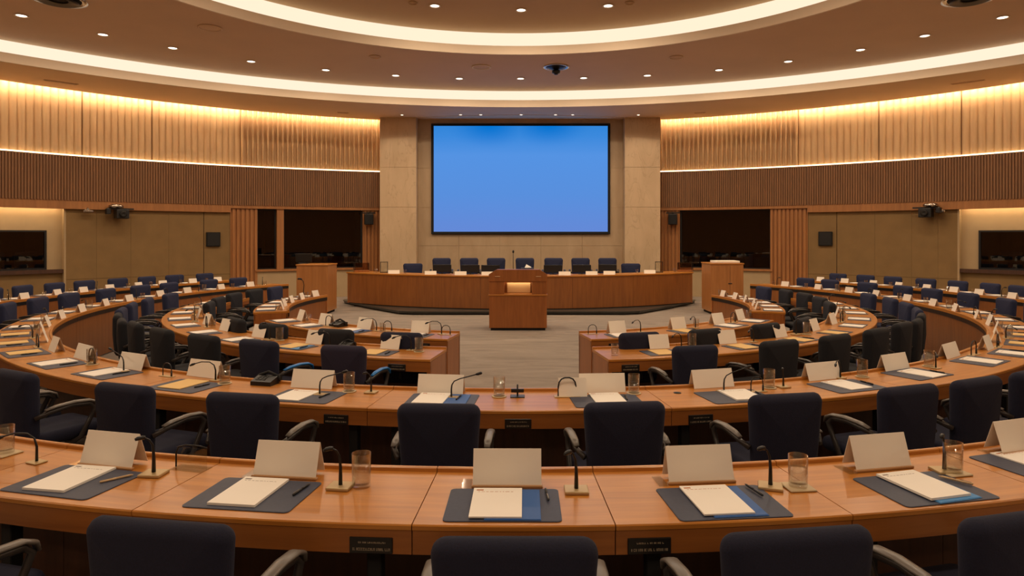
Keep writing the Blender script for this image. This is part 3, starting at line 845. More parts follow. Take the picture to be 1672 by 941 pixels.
def desk_unit(row, a0, a1, label, group, plates=(), ends=(), dark_band=True, z0=0.0):
    rf, D = ROWS[row]
    am = (a0 + a1) / 2
    x, y = pol(rf(am) + D / 2, am)
    t = thing('desk_unit', label, 'desk', (x, y, 0), group)
    g = math.degrees(.002 / rf(am)) * (1 if a1 > a0 else -1)
    b0, b1 = a0 + g, a1 - g; uo = random.uniform(0, 40)
    e0 = ends and ends[0]; e1 = ends and ends[1]
    S = lambda prof, q0=b0, q1=b1, st=1.0: MB().sweep(prof, q0, q1, rf, step=st, uo=uo)
    S([(.0, .715), (D - .004, .715), (D, .719), (D, .735), (D - .005, TOP), (.03, TOP), (.0, TOP)]).build('tabletop', M['desk'], t)
    S([(.0, TOP), (.028, TOP), (.026, TOP + .016), (.02, TOP + .02), (.004, TOP + .02), (.0, TOP + .016)]).build('back_lip', M['desk'], t)
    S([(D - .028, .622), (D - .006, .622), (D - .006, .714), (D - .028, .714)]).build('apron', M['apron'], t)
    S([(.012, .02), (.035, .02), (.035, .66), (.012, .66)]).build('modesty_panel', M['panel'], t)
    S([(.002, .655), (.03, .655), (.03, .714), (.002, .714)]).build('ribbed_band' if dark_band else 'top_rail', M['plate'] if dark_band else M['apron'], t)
    S([(.036, .02), (.046, .02), (.046, .70), (.036, .70)]).build('back_board', M['under'], t)  # sitters' side coloured dark for the shadow below the tabletop
    for q in (b0 + 1.2 * (1 if a1 > a0 else -1), b1 - 1.2 * (1 if a1 > a0 else -1)):
        xx, yy = pol(rf(q) + D - .16, q)
        T = Matrix.Translation((xx, yy, 0)) @ Matrix.Rotation(R(q), 4, 'Z')
        MB().bbox(-.03, .03, -.03, .03, 0, .716, .004, 1, T).build('leg', M['black_matte'], t)
    for fl, q in ((e0, b0), (e1, b1)):
        if fl:
            sg = (1 if q == b0 else -1) * (1 if a1 > a0 else -1)
            q2 = q + sg * math.degrees(.03 / rf(q))
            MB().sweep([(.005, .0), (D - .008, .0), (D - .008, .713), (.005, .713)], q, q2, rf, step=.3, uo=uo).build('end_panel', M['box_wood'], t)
    for pa in plates: plate(t, pa, rf(pa) + D - .006)
    return t
SIDE = {-1: 'left', 1: 'right'}
# nearest row and its far arms
e = [2.44, 8.8, 15.4, 22, 38, 54, 70, 84, 98, 112, 126.5]
pl = {0: (2.9 + .9,), 1: (), }
desk_unit(1, -2.73, 2.44, 'polished wooden desk unit at the front centre of the nearest curved row', 'desk units of the nearest row')
for s in (1, -1):
    ed = ([2.44] + e[1:]) if s > 0 else ([2.73, 10.4, 16.9, 22] + e[4:])
    for i in range(len(ed) - 1):
        nm = 'right' if s > 0 else 'left'
        if i < 3: lb = 'curved wooden desk unit of the nearest row, %s one %s of the centre unit' % (ORD[i + 1], nm)
        elif i < 6: lb = 'wooden desk unit of the outermost row past the %s frame edge, %s one' % (nm, ORD[i - 2])
        else: lb = 'wooden desk unit of the outer row by the %s wall, %s from its end' % (nm, ORD[len(ed) - 1 - i])
        pls = ()
        if i == 0: pls = (ang(*at(1054, 878, .66)),) if s > 0 else (ang(*at(615, 874, .66)),)
        desk_unit(1, s * ed[i], s * ed[i + 1], lb, 'desk units of the nearest row', pls, (False, i == len(ed) - 2))
# second ring
desk_unit(2, -8.06, 8.06, 'curved wooden desk unit at the front centre of the second ring', 'desk units of the second ring', (ang(*at(846, 685, .66)),))
ed = [8.06, 24, 40, 56, 72, 90, 108, 126]
for s in (1, -1):
    for i in range(7):
        pls = ()
        if i == 0: pls = (ang(*at(1133, 677, .66)),) if s > 0 else (ang(*at(558, 678, .66)),)
        desk_unit(2, s * ed[i], s * ed[i + 1], 'curved wooden desk unit of the second ring, %s one %s of its centre unit' % (ORD[i + 1], SIDE[s]), 'desk units of the second ring', pls, (False, i == 6))
# third ring, two halves
for s in (1, -1):
    ed = [8.6, 19.4, 30.2, 41, 51.8, 62.6, 73.4, 84.2, 95]
    for i in range(8):
        pls = ((ang(*at(1022, 596, .66)),) if s > 0 else (ang(*at(659, 594, .66)),)) if i == 0 else ()
        desk_unit(3, s * ed[i], s * ed[i + 1], 'curved wooden desk unit of the %s third ring, %s from the central aisle' % (SIDE[s], ORD[i + 1]), 'desk units of the third ring', pls, (i == 0, i == 7), False)
    ed = [10.6, 21.2, 31.8, 42.4, 53]
    for i in range(4):
        pls = ((s * 14.5,) if i == 0 else ())
        desk_unit(4, s * ed[i], s * ed[i + 1], 'curved wooden desk unit of the %s innermost ring, %s from the central aisle' % (SIDE[s], ORD[i + 1]), 'desk units of the innermost ring', pls, (i == 0, i == 3), False)
    desk_unit(4, s * 66.5, s * 86, 'near half of the short curved desk before the %s lectern' % SIDE[s], 'desk units of the innermost ring', (), (True, False), True)
    desk_unit(4, s * 86, s * 106, 'far half of the short curved desk before the %s lectern' % SIDE[s], 'desk units of the innermost ring', (), (False, True), True)

# ================================================================ CHAIRS
def chair(proto, a, r, label, group, jit=4, sc=(1, 1, 1)):
    x, y = pol(r, a)
    return put(proto, (x, y, 0), a + random.uniform(-jit, jit), label, group, sc)
CB = .25      # distance from chair origin back to the outside of the backrest
c0 = CH - .925
def chair_px(proto, u, v, label, group, jit=3, sc=(1, 1, 1), rz=None):
    x, y = at(u, v, .925 * sc[2]); a = ang(x, y)
    r = math.hypot(x, y - CY) - CB * sc[1]
    r = max(r, 8.96 if r > 8.2 else 7.31)
    xx, yy = pol(r, a)
    return put(proto, (xx, yy, 0), (a if rz is None else rz) + random.uniform(-jit, jit), label, group, sc)
G1, G2, G3, G4 = 'chairs at the nearest row', 'chairs around the second ring', 'chairs along the third ring', 'chairs along the innermost ring'
chair_px(chair_navy, 840, 879, 'dark navy swivel chair at the bottom centre, facing the nearest desk', G1, 0, (1.04, 1, 1))
chair_px(chair_navy, 275, 842, 'dark navy foreground swivel chair, first left of the bottom centre chair', G1, 0, (1.04, 1, 1), -9)
chair_px(chair_navy, 1300, 866, 'dark navy foreground swivel chair, first right of the bottom centre chair', G1, 0, (1.02, 1, 1), 8)
chair_px(chair_navy, 1672, 838, 'dark navy swivel chair cut by the frame at the bottom right corner', G1, 0, (1.02, 1, 1), 14)
chair(chair_navy, -14.2, 9.05, 'dark navy swivel chair cut by the frame at the bottom left corner', G1, 2)
ch2 = {1: [(1020, 657), (1285, 643), 18.7, 23.4, 28.1], -1: [(714, 660), (398, 640), (212, 625), -27.4, -32.2]}
for s in (1, -1):
    for i, uv in enumerate(ch2[s]):
        lb2 = 'dark navy swivel chair at the second ring front, %s %s of the middle' % (ORD[i + 1], SIDE[s])
        if isinstance(uv, tuple): chair_px(chair_navy, uv[0], uv[1], lb2, G2, 2, (.93, 1, 1))
        else: chair(chair_navy, uv, 7.33, lb2, G2, 2, (.93, 1, 1))
    angs = [37, 43.5, 50, 56.5, 63, 69.5, 76, 82.5, 89, 95.5, 102, 108.5, 115, 121]
    for i, a in enumerate(angs):
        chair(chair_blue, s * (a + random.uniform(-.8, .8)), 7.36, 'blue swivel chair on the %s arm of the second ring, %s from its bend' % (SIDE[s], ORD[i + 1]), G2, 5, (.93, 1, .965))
    for i, a in enumerate([14.9, 23.4, 30.6, 38, 45]):
        p = chair_black if i >= 1 else chair_navy
        if s < 0 and i == 0: p = chair_plum
        if s < 0 and i == 1: p = chair_bluearm
        lb = '%s swivel chair outside the %s third ring, %s from the central aisle' % ('black' if i else 'dark navy', SIDE[s], ORD[i + 1])
        if s < 0 and i == 0: lb = 'plum navy swivel chair with blue armrests at the left third ring beside the aisle'
        if s < 0 and i == 1: lb = 'dark swivel chair with blue armrests, second from the aisle at the left third ring'
        chair(p, s * a, 5.62, lb, G3, 4, (.84 if i == 0 else .9, 1, 1))
    for i, a in enumerate([51.5, 58, 65, 72.5, 80, 88]):
        chair(chair_blue if i > 1 else chair_black, s * a, 5.62, '%s swivel chair on the %s arm of the third ring, %s from its bend' % ('blue' if i > 1 else 'black', SIDE[s], ORD[i + 1]), G3, 6, (.88, 1, .965))
    for i, a in enumerate([14.2, 23.2, 34, 43]):
        chair(chair_navy if i == 0 else chair_black, s * a, 4.62, '%s swivel chair at the %s innermost ring, %s from the central aisle' % ('dark navy' if i == 0 else 'black', SIDE[s], ORD[i + 1]), G4, 5, (.88, 1, .97))
    for i, a in enumerate([70, 79, 88, 97, 105.5]):
        chair(chair_black if i < 4 else chair_blue, s * a, 4.58, '%s swivel chair at the short desk before the %s lectern, %s from near end' % ('black' if i < 4 else 'blue', SIDE[s], ORD[i + 1]), G4, 14, (.9, 1, .965))
    for i, a in enumerate([86, 90, 94, 98.4, 102.4, 106.6, 111, 115.4, 119.8, 124]):
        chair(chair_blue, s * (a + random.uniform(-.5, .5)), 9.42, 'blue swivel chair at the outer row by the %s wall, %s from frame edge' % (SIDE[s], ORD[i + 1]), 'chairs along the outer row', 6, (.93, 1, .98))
# ================================================================ PLACE SETTINGS
Z = TOP + .0006
def dev(a): return a
def spot(r, a, dx, dy):
    """local offset (dx along the desk, dy towards the hall centre) from polar position"""
    x, y = pol(r, a); c, s = cos(R(a)), sin(R(a))
    return (x + dx * c - dy * s, y + dx * s + dy * c)
def px(u, v, z=TOP): return at(u, v, z)
def lay(proto, xy, rz, label, group, z=0., sc=None): return put(proto, (xy[0], xy[1], Z + z), rz, label, group, sc)
B_T = .0042       # top of the blotter
# ---- nearest row, each place by hand:   name of the place, blotter, paper(kind,u,v,rot), folder, pen, card, mic, glass
near = [
 ('the nearest desk, front centre', (822, 825), ('w', 811, 825, 0), ('b', 838, 826), (893, 812, 4), (828, 797, 0), ('short', 941, 803, 0), None),
 ('the nearest desk, first place left of centre', (416, 808), ('t', 408, 806, 0), None, (492, 803, -6), (464, 782, 0), ('short', 556, 797, 0), ('near', 590, 795)),
 ('the nearest desk, second place left of centre', (122, 787), ('t', 116, 784, 4), None, (190, 785, -32), (172, 764, 0), ('short', 251, 776, 10), None),
 ('the nearest desk, first place right of centre', (1178, 821), ('w', 1168, 820, 0), ('b', 1186, 821), (1231, 805, 8), (1146, 790, 0), ('short', 1258, 797, -25), ('coaster', 1303, 797)),
 ('the nearest desk, second place right of centre', (1508, 798), ('t', 1505, 796, 3), ('s', 1518, 798), (1561, 789, 30), (1444, 768, 0), ('short', 1542, 771, -10), ('coaster', 1556, 773)),
 ('the nearest desk, right frame edge', (1690, 757), ('w', 1690, 755, 0), None, None, (1672, 739, 0), None, None),
]
gN = lambda w: w + ' on the nearest row'
for nm, bl, pp, fo, pe, ca, mi, gl in near:
    p = px(*bl); a = ang(*p)
    lay(blotter, p, a, 'navy desk blotter at ' + nm, gN('blotters'))
    z = B_T
    q = px(pp[1], pp[2])
    if fo:
        fq = px(fo[1], fo[2])
        lay(folder_blue if fo[0] == 'b' else folder_sky, fq, a + (0 if fo[0] == 'b' else 4), '%s folder under the notepad at ' % ('blue' if fo[0] == 'b' else 'light blue') + nm, gN('folders'), z); z += .0038
    lay(notepad if pp[0] == 'w' else notepad_thick, q, a + pp[3], 'white notepad with small letterhead at ' + nm, gN('notepads'), z)
    if pe: lay(pen_gold if 'second place' in nm else pen_black, px(pe[0], pe[1]), a + pe[2], '%s pen lying on the blotter at ' % ('brass' if 'second place' in nm else 'black') + nm, gN('pens'), B_T + (.0035 if fo else 0))
    c = px(ca[0], ca[1]); ac = ang(*c)
    c = spot(math.hypot(c[0], c[1] - CY), ac, 0, .05)
    lay(card_near, c, ac + ca[2], 'blank cream tent card in a rail at ' + nm, gN('name cards'))
    if mi: lay(MIC[mi[0]], px(mi[1], mi[2]), a + mi[3], 'small gooseneck microphone on square beige base at ' + nm, gN('microphones'))
    if gl: lay(GL[gl[0]], px(gl[1], gl[2]), a, 'glass of water at ' + nm, gN('water glasses'))
lay(MIC['bent'], px(60, 756), -22, 'black gooseneck microphone bent left at the left end of the nearest desk', gN('microphones'))
lay(GL['coaster'], px(8, 742), -20, 'glass of water cut by the left frame edge on the nearest desk', gN('water glasses'))
# acrylic card stand, empty, at left
def loop_stand(u, v, rz, label):
    x, y = px(u, v); t = thing('card_stand', label, 'card stand', (x, y, Z))
    T = Matrix.Translation((x, y, Z)) @ Matrix.Rotation(R(rz), 4, 'Z')
    MB().bbox(-.09, .09, -.04, .04, 0, .004, .001, 1, T).build('base', M['acrylic'], t)
    MB().tube([(-.085, 0, .004), (-.085, 0, .07), (-.07, 0, .1), (-.03, 0, .112), (.05, 0, .112), (.09, 0, .105)], .004, 8, 1, T).build('wire', M['dark_metal'], t)
    MB().box(-.08, .09, -.002, 0, .004, .10, T).build('clear_sheet', M['acrylic'], t)
loop_stand(312, 766, -14, 'empty clear card stand with wire hoop at left on the nearest desk')

# ---- generic place on the other rows
def place(row, a, nm, grp, card, mic, glass, paper, bl, folder=None, pen=True, jit=1.0, side=1, mdx=.30, gdx=.42):
    rf, D = ROWS[row]; r = rf(a) + D / 2; rr = random
    j = lambda s: rr.uniform(-s, s) * jit
    dy0 = -.075
    lay(bl, spot(r, a, j(.015), dy0), a + j(2), 'navy blotter at ' + nm, 'blotters ' + grp)
    z = B_T
    if folder: lay(folder, spot(r, a, .05, dy0), a + j(3), 'blue folder beneath the paper at ' + nm, 'folders ' + grp, z, (.9, .85, 1)); z += .0038
    lay(paper, spot(r, a, -.03 + j(.02), dy0 + j(.008)), a + j(5), '%s at ' % ('tan folder' if paper is manila else 'white notepad') + nm, ('folders ' if paper is manila else 'notepads ') + grp, z, (.92, .86, 1))
    if pen: lay(pen_black, spot(r, a, .15 + j(.01), dy0 + j(.02)), a + 8 + j(14), 'black pen on the blotter at ' + nm, 'pens ' + grp, B_T + (.0038 if folder else 0))
    lay(card, spot(r, a, .03 + j(.05), D / 2 - .11), a + j(7), 'blank white tent card at ' + nm, 'name cards ' + grp)
    if mic: lay(MIC[mic], spot(r, a, side * mdx + j(.02), D / 2 - .17 + j(.03)), a + (0 if side > 0 else 180 if mic == 'long' else 0) + j(6), 'black gooseneck microphone at ' + nm, 'microphones ' + grp)
    if glass: lay(GL[glass], spot(r, a, side * gdx + j(.03), D / 2 - .17 + j(.04)), a, 'glass of water at ' + nm, 'water glasses ' + grp)
# second ring, front places from the photograph
sec = [
 ('the second ring, first place left of the middle', (722, 654), ('w', 705, 653), 'b', (749, 652), (719, 643), ('long', 737, 650, 0), ('mid', 815, 648)),
 ('the second ring, second place left of the middle', (500, 648), ('w', 484, 647), None, (530, 648), (509, 634), ('long', 522, 645, 0), ('mid', 570, 640)),
 ('the second ring, third place left of the middle', (303, 631), ('m', 300, 629), None, (330, 632), (331, 616), ('bent', 352, 622, 0), ('mid', 367, 627)),
 ('the second ring, fourth place left of the middle', (175, 610), ('w', 170, 609), None, (198, 611), (213, 603), ('long', 202, 607, 180), None),
 ('the second ring, fifth place left of the middle', (95, 594), ('w', 90, 593), None, (112, 596), (134, 587), ('arch', 150, 594, 0), ('mid', 150, 596)),
 ('the second ring, first place right of the middle', (990, 655), ('w', 992, 652), None, (1022, 651), (984, 641), ('arch', 926, 648, 0), ('mid', 1035, 643)),
 ('the second ring, second place right of the middle', (1200, 648), ('t', 1210, 647), None, (1240, 645), (1165, 633), ('long', 1182, 640, 0), ('mid', 1256, 634)),
 ('the second ring, third place right of the middle', (1383, 631), ('w', 1382, 630), None, (1415, 627), (1346, 620), ('bent', 1372, 618, 0), ('mid', 1408, 616)),
 ('the second ring, fourth place right of the middle', (1497, 611), ('w', 1505, 611), None, (1530, 609), (1464, 604), ('bent', 1528, 602, 0), ('mid', 1517, 599)),
 ('the second ring, fifth place right of the middle', (1600, 590), ('w', 1602, 590), None, None, (1555, 584), ('arch', 1590, 580, 0), None),
]
for nm, bl, pp, fo, pe, ca, mi, gl in sec:
    p = px(*bl); a = ang(*p); g = 'around the second ring'
    lay(blotter, p, a, 'navy desk blotter at ' + nm, 'blotters ' + g)
    z = B_T
    if fo:
        lay(folder_blue, px(735, 654), a, 'blue folder beside the white notepad at ' + nm, 'folders ' + g, z, (1.1, .95, 1)); z += .0038
    lay({'w': notepad, 't': notepad_thick, 'm': manila}[pp[0]], px(pp[1], pp[2]), a + random.uniform(-3, 3), '%s on the blotter at ' % ('tan document folder' if pp[0] == 'm' else 'white notepad') + nm, ('folders ' if pp[0] == 'm' else 'notepads ') + g, z, (1, .95, 1))
    if pe: lay(pen_black, px(*pe), a - 6, 'black pen on the blotter at ' + nm, 'pens ' + g, B_T + (.0038 if fo else 0))
    c = px(*ca); ac = ang(*c); c = spot(math.hypot(c[0], c[1] - CY), ac, 0, .03)
    lay(card_mid, c, ac + random.uniform(-2, 2), 'blank cream tent card at ' + nm, 'name cards ' + g)
    lay(MIC[mi[0]], px(mi[1], mi[2]), a + mi[3], 'black gooseneck microphone at ' + nm, 'microphones ' + g)
    if gl: lay(GL[gl[0]], px(gl[1], gl[2]), a, 'glass of water at ' + nm, 'water glasses ' + g)
lay(card_mid, spot(6.52 + .17, 3.0, .02, 0), 3, 'second cream tent card standing half behind another right of the middle, second ring', 'name cards around the second ring', 0, (.6, 1, .98))
for u, v, k, nm in ((606, 642, 'short', 'small gooseneck microphone on beige base between glass and seam, second ring left'), (1279, 633, 'short', 'small gooseneck microphone on beige base right of a glass, second ring right'),
                    (1236, 640, 'arch', 'arched gooseneck microphone behind the second right notepad, second ring'), (273, 615, 'arch', 'arched gooseneck microphone on beige base left of a tan folder, second ring'),
                    ):
    lay(MIC[k], px(u, v), ang(*px(u, v)), nm, 'microphones around the second ring', 0, (.8, .8, .8))
lay(device, px(435, 627), -14, 'black conference console with handset on the second ring, left', 'conference consoles')
# floor-box style socket and small button on the second ring
def socket(u, v, label):
    x, y = px(u, v); t = thing('desk_socket', label, 'socket', (x, y, Z)); T = Matrix.Translation((x, y, Z)) @ Matrix.Rotation(R(ang(x, y)), 4, 'Z')
    MB().bbox(-.05, .05, -.04, .04, 0, .006, .002, 1, T).build('base', M['dark_metal'], t)
    MB().bbox(-.045, .045, -.012, .012, .03, .055, .004, 2, T).build('bar', M['black'], t)
    MB().tube([(0, 0, .006), (0, 0, .085)], .006, 8, 1, T).build('post', M['black'], t)
socket(845, 648, 'low black cross-shaped connector on the second ring beside the middle glass')
x, y = px(1106, 642); t = thing('desk_button', 'tiny dark button set in the second ring tabletop right of the glass', 'button', (x, y, TOP))
MB().lathe([(0, 0), (.02, 0), (.018, .005), (.0, .006)], 14, Matrix.Translation((x, y, Z))).build('cap', M['black'], t)
MB().lathe([(.02, 0), (.028, 0), (.026, .003), (.02, .003)], 14, Matrix.Translation((x, y, Z))).build('ring', M['dark_metal'], t)
# the rest of the second ring
for s in (1, -1):
    for i, a in enumerate([43.3, 49.6, 55.8, 62, 69, 76, 83, 90, 97, 104, 111, 118.5]):
        man = i in (0, 1, 2) and not (i == 0 and s > 0)
        place(2, s * a, 'the %s arm of second ring, %s from its bend' % (SIDE[s], ORD[i + 1]), 'around the second ring', card_small if i < 4 else card_far,
              ['arch', 'bent', None, 'short'][i % 4], [None, 'mid', 'far', 'far'][i % 4], manila if man else notepad, blotter, None, i < 4, side=s if s > 0 else -1)
    for i, a in enumerate([15.6, 26, 35.7, 44.7, 53.5, 62, 70.5, 78, 86]):
        man = (i in (0, 1) or (i in (2, 3) and s > 0))
        place(3, s * a, 'the %s third ring, %s place from the aisle' % (SIDE[s], ORD[i + 1]), 'along the third ring', card_small if i < 6 else card_far,
              ['bent', 'bent', 'short', None, 'arch'][i % 5], ['mid', None, 'mid', None, 'far'][i % 5], manila if man else notepad, blotter_small,
              folder_sky if (i == 1 and s < 0) else None, i < 3, side=1)
    for i, a in enumerate([17.0, 29, 40.5, 49.5]):
        place(4, s * a, 'the %s innermost ring, %s place from the aisle' % (SIDE[s], ORD[i + 1]), 'along the innermost ring', card_small,
              ['bent', 'bent', 'arch', None][i], [None, 'far', None, 'far'][i], manila if (i == 1 and s > 0) else notepad, blotter_small,
              folder_blue if (i == 1 and s < 0) else None, i < 2, side=1, mdx=.26, gdx=.33)
    for i, a in enumerate([71, 79, 87, 95, 102.5]):
        place(4, s * a, 'the short desk before the %s lectern, %s from near end' % (SIDE[s], ORD[i + 1]), 'along the innermost ring', card_far,
              None, 'far' if i % 2 == 0 else None, notepad, blotter_small, None, False, side=1, gdx=.22)
    for i, a in enumerate([88, 92.5, 97, 101.2, 105.5, 109.8, 114, 118.5, 123]):
        place(1, s * a, 'the outer row by the %s wall, %s from frame edge' % (SIDE[s], ORD[i + 1]), 'along the outer row', card_far,
              [None, 'short', None][i % 3], 'far', notepad, blotter, None, False, side=1, gdx=.26)
lay(device, spot(3.97, -35.5, .0, .12), -35, 'black conference console at the back edge of the left innermost ring', 'conference consoles')
lay(device, spot(5.09, -20.5, .0, .14), -20, 'black conference console on the left third ring between two places', 'conference consoles', 0, (.8, .8, .8))
lay(MIC['arch'], spot(3.97, -23.5, 0, .1), -23, 'arched gooseneck microphone between two cards at the left innermost ring', 'microphones along the innermost ring', 0, (.9, .9, .9))
lay(MIC['arch'], spot(3.97, -12.2, 0, .05), -12, 'arched gooseneck microphone at the aisle end of the left innermost ring', 'microphones along the innermost ring', 0, (.8, .8, .8))
lay(MIC['arch'], spot(3.97, 12.4, 0, .1), 12, 'arched gooseneck microphone at the aisle end of the right innermost ring', 'microphones along the innermost ring', 0, (.8, .8, .8))
lay(GL['far'], spot(5.09, 9.9, 0, -.1), 10, 'small glass at the aisle end of the right third ring', 'water glasses along the third ring')

# ================================================================ DAIS, ROSTRUM, LECTERNS
DC = 23.07
def dpol(r, a): return (r * sin(R(a)), DC - r * cos(R(a)))
DZ = .088
t = thing('dais_platform', 'low dark stone platform step under the long head desk', 'platform', (0, 17, 0))
pl_ = MB(); pts = [(-4.86, 18.4), (-4.8, 18.12), (-3.85, 16.8), (-2.83, 15.6)] + [(2.75 * (k / 10), 15.5) for k in (-9, 0, 9)] + [(2.83, 15.6), (3.85, 16.8), (4.8, 18.12), (4.86, 18.4), (5.05, YS + .3), (-4.95, YS + .3)]
pl_.prism(pts[:-2] + [(4.1, YS - .02), (-4.1, YS - .02)], .03, DZ - .02)
pl_.build('riser', M['dais'], t)
MB().prism([(x * 1.004, y - .03) for x, y in pts[:-2]] + [(4.1, YS - .02), (-4.1, YS - .02)], DZ - .02, DZ).build('tread', M['dais'], t)
MB().prism([(x * .99, y + .04) for x, y in pts[:-2]] + [(4.05, YS - .02), (-4.05, YS - .02)], 0, .03).build('plinth', M['black_matte'], t)
t = thing('head_desk', 'long curved wooden head desk on the dais below the screen', 'desk', (0, 17, DZ))
RD = lambda a: 7.2
seams = [-38.8, -20.5, -7.4, 0, 10.2, 23, 39.2]
HT = .9
for i in range(6):
    g = .02
    MB().sweep([(0, DZ + .02), (.03, DZ + .02), (.03, HT - .035), (0, HT - .035)], seams[i] + g, seams[i + 1] - g, lambda a: 7.2 - .0, c=DC, step=1.5, uo=i * 7.).build('front_panel', M['panel_dais'] if 'panel_dais' in M else M['panel'], t)
MB().sweep([(-.62, HT - .035), (.045, HT - .035), (.05, HT - .03), (.05, HT - .004), (.045, HT), (-.62, HT)], -39, 39.4, lambda a: 7.2, c=DC, step=1.5).build('worktop', M['desk'], t)
MB().sweep([(0.0, DZ), (.015, DZ), (.015, DZ + .02), (0, DZ + .02)], -38.7, 39.1, lambda a: 7.2, c=DC, step=1.5).build('kick_rail', M['plate'], t)
for a, nm in ((-38.8, 0), (39.2, 0)):
    sg = 1 if a < 0 else -1
    MB().sweep([(-.6, DZ), (.03, DZ), (.03, HT - .036), (-.6, HT - .036)], a, a + sg * .3, lambda a: 7.2, c=DC, step=.2).build('end_panel', M['box_wood'], t)
# chairs on the dais
def dchair(u, v, lab, high):
    zt = 1.24 if high else 1.075
    x, y = at(u, v, zt); y = 18.3
    for _ in range(8):
        x = (u - HU) * y / F; y = DC - math.sqrt(6.58 ** 2 - x * x) + .66
    zt = CH - (v - HV) * y / F + (.0 if high else .0)
    sz = (zt - DZ) / .925
    # chairs face the camera: rotate 180 and aim slightly to the middle
    return put(chair_black if False else chair_dais, (x, y - .0, DZ), 180 - x * 3.0, lab, 'chairs on the dais', (1.05 if high else 1.12, 1, sz))
chair_dais = make_chair('swivel_chair', M['navy_dais'] if 'navy_dais' in M else M['navy_far'], M['arm'], .47)
hi = [(721, 422), (766, 422), (810, 422), (857, 422), (904, 422), (948, 422), (992, 422)]
dchair(674, 431, 'low wide blue chair at the left end of the head desk', False)
for i, (u, v) in enumerate(hi): dchair(u, v, 'high-backed dark blue chair behind the head desk, %s from the left' % ORD[i + 1], True)
dchair(1030, 431, 'low wide blue chair at the right end of the head desk', False)
def dtop(u, dr=-.3):
    """point on the head desk worktop seen at image column u"""
    k = (u - HU) / F; y = 17.0
    for _ in range(20):
        x = k * y; r = 7.2 + dr
        y = DC - math.sqrt(max(0, r * r - x * x))
    return (k * y, y, HT)
def make_monitor():
    t = thing('desk_monitor', 'x', 'monitor')
    MB().bbox(-.23, .23, -.012, .012, .045, .235, .006, 1).build('screen', M['black'], t)
    MB().box(-.02, .02, -.01, .01, .008, .06).build('stand', M['black'], t)
    MB().bbox(-.09, .09, -.06, .06, 0, .01, .003, 1).build('foot', M['black'], t)
    return t
mon = make_monitor()
for i, u in enumerate((722, 768, 801, 903, 950, 992)):
    x, y, z = dtop(u, -.45)
    put(mon, (x, y, z), -x * 3, 'low black monitor seen from behind on the head desk, %s from the left' % ORD[i + 1], 'monitors on the head desk')
for i, u in enumerate((643, 703, 752, 796, 922, 966, 995, 1061)):
    x, y, z = dtop(u, -.12)
    put(card_far, (x, y, z), -x * 4, 'small white tent card on the head desk, %s from the left' % ORD[i + 1], 'name cards on the head desk', (1.55, 1, .75))
for i, u in enumerate((661, 614, 1040, 1102)):
    x, y, z = dtop(u, -.2)
    put(GL['far'], (x, y, z), 0, 'small glass on the head desk, ' + ['beside the left low chair', 'near its left end', 'beside the right low chair', 'near its right end'][i], 'water glasses on the head desk')
x, y, z = dtop(838, -.35)
t = thing('gooseneck_microphone', 'tall thin microphone standing on the head desk behind the rostrum', 'microphone', (x, y, z))
T = Matrix.Translation((x, y, z))
MB().lathe([(0, 0), (.07, 0), (.07, .012), (.02, .018), (0, .018)], 18, T).build('base', M['black'], t)
MB().tube([(0, 0, .015), (0, 0, .3), (.0, .0, .54)], .008, 8, 1, T).build('stem', M['black'], t)
MB().lathe([(0, .53), (.02, .54), (.024, .57), (.018, .60), (0, .605)], 12, T).build('microphone_head', M['black'], t)
x, y, z = dtop(861, -.4)
t = thing('open_papers', 'loose white papers propped on the head desk behind the rostrum', 'papers', (x, y, z))
T = Matrix.Translation((x, y, z)) 
MB().box(-.14, .0, -.05, -.047, .1, .22, T @ Matrix.Rotation(.5, 4, 'Y') @ Matrix.Rotation(-.6, 4, 'X')).build('upper_sheet', M['paper'], t)
MB().bbox(-.16, .16, -.08, .08, 0, .17, .01, 1, T).build('document_tray', M['black'], t)
# end boxes on the head desk
for u, nm in ((590, 'left'), (1119, 'right')):
    x, y, z = dtop(u, -.25)
    t = thing('ballot_box', 'smoked clear box with wooden base standing at the %s end of the head desk' % nm, 'box', (x, y, z), 'clear boxes on the head desk')
    T = Matrix.Translation((x, y, z)) @ Matrix.Rotation(R(-x * 5), 4, 'Z')
    MB().bbox(-.19, .19, -.12, .12, 0, .05, .005, 1, T).build('base', M['box_wood'], t)
    MB().bbox(-.185, .185, -.115, .115, .05, .24, .004, 1, T).build('clear_cover', M['smoked'], t)
    m = MB()
    for sx in (-1, 1):
        for sy in (-1, 1): m.box(sx * .185 - .006, sx * .185 + .006, sy * .115 - .006, sy * .115 + .006, .05, .245, T)
    m.build('edge_trim', M['dark_metal'], t)
for u, nm in ((627, 'left'), (1076, 'right')):
    x, y, z = dtop(u, -.3)
    t = thing('display_stand', 'thin dark upright display stand on the head desk near its %s end' % nm, 'frame', (x, y, z), 'upright frames on the head desk')
    T = Matrix.Translation((x, y, z)) @ Matrix.Rotation(R(-x * 5), 4, 'Z')
    m = MB()
    for q in ((-.1, .1, 0, .02), (-.1, .1, .27, .285), (-.1, -.085, 0, .285), (.085, .1, 0, .285)): m.box(q[0], q[1], -.01, .01, q[2], q[3], T)
    m.build('frame', M['black'], t)
    MB().box(-.085, .085, -.003, .003, .02, .27, T).build('pane', M['acrylic'], t)

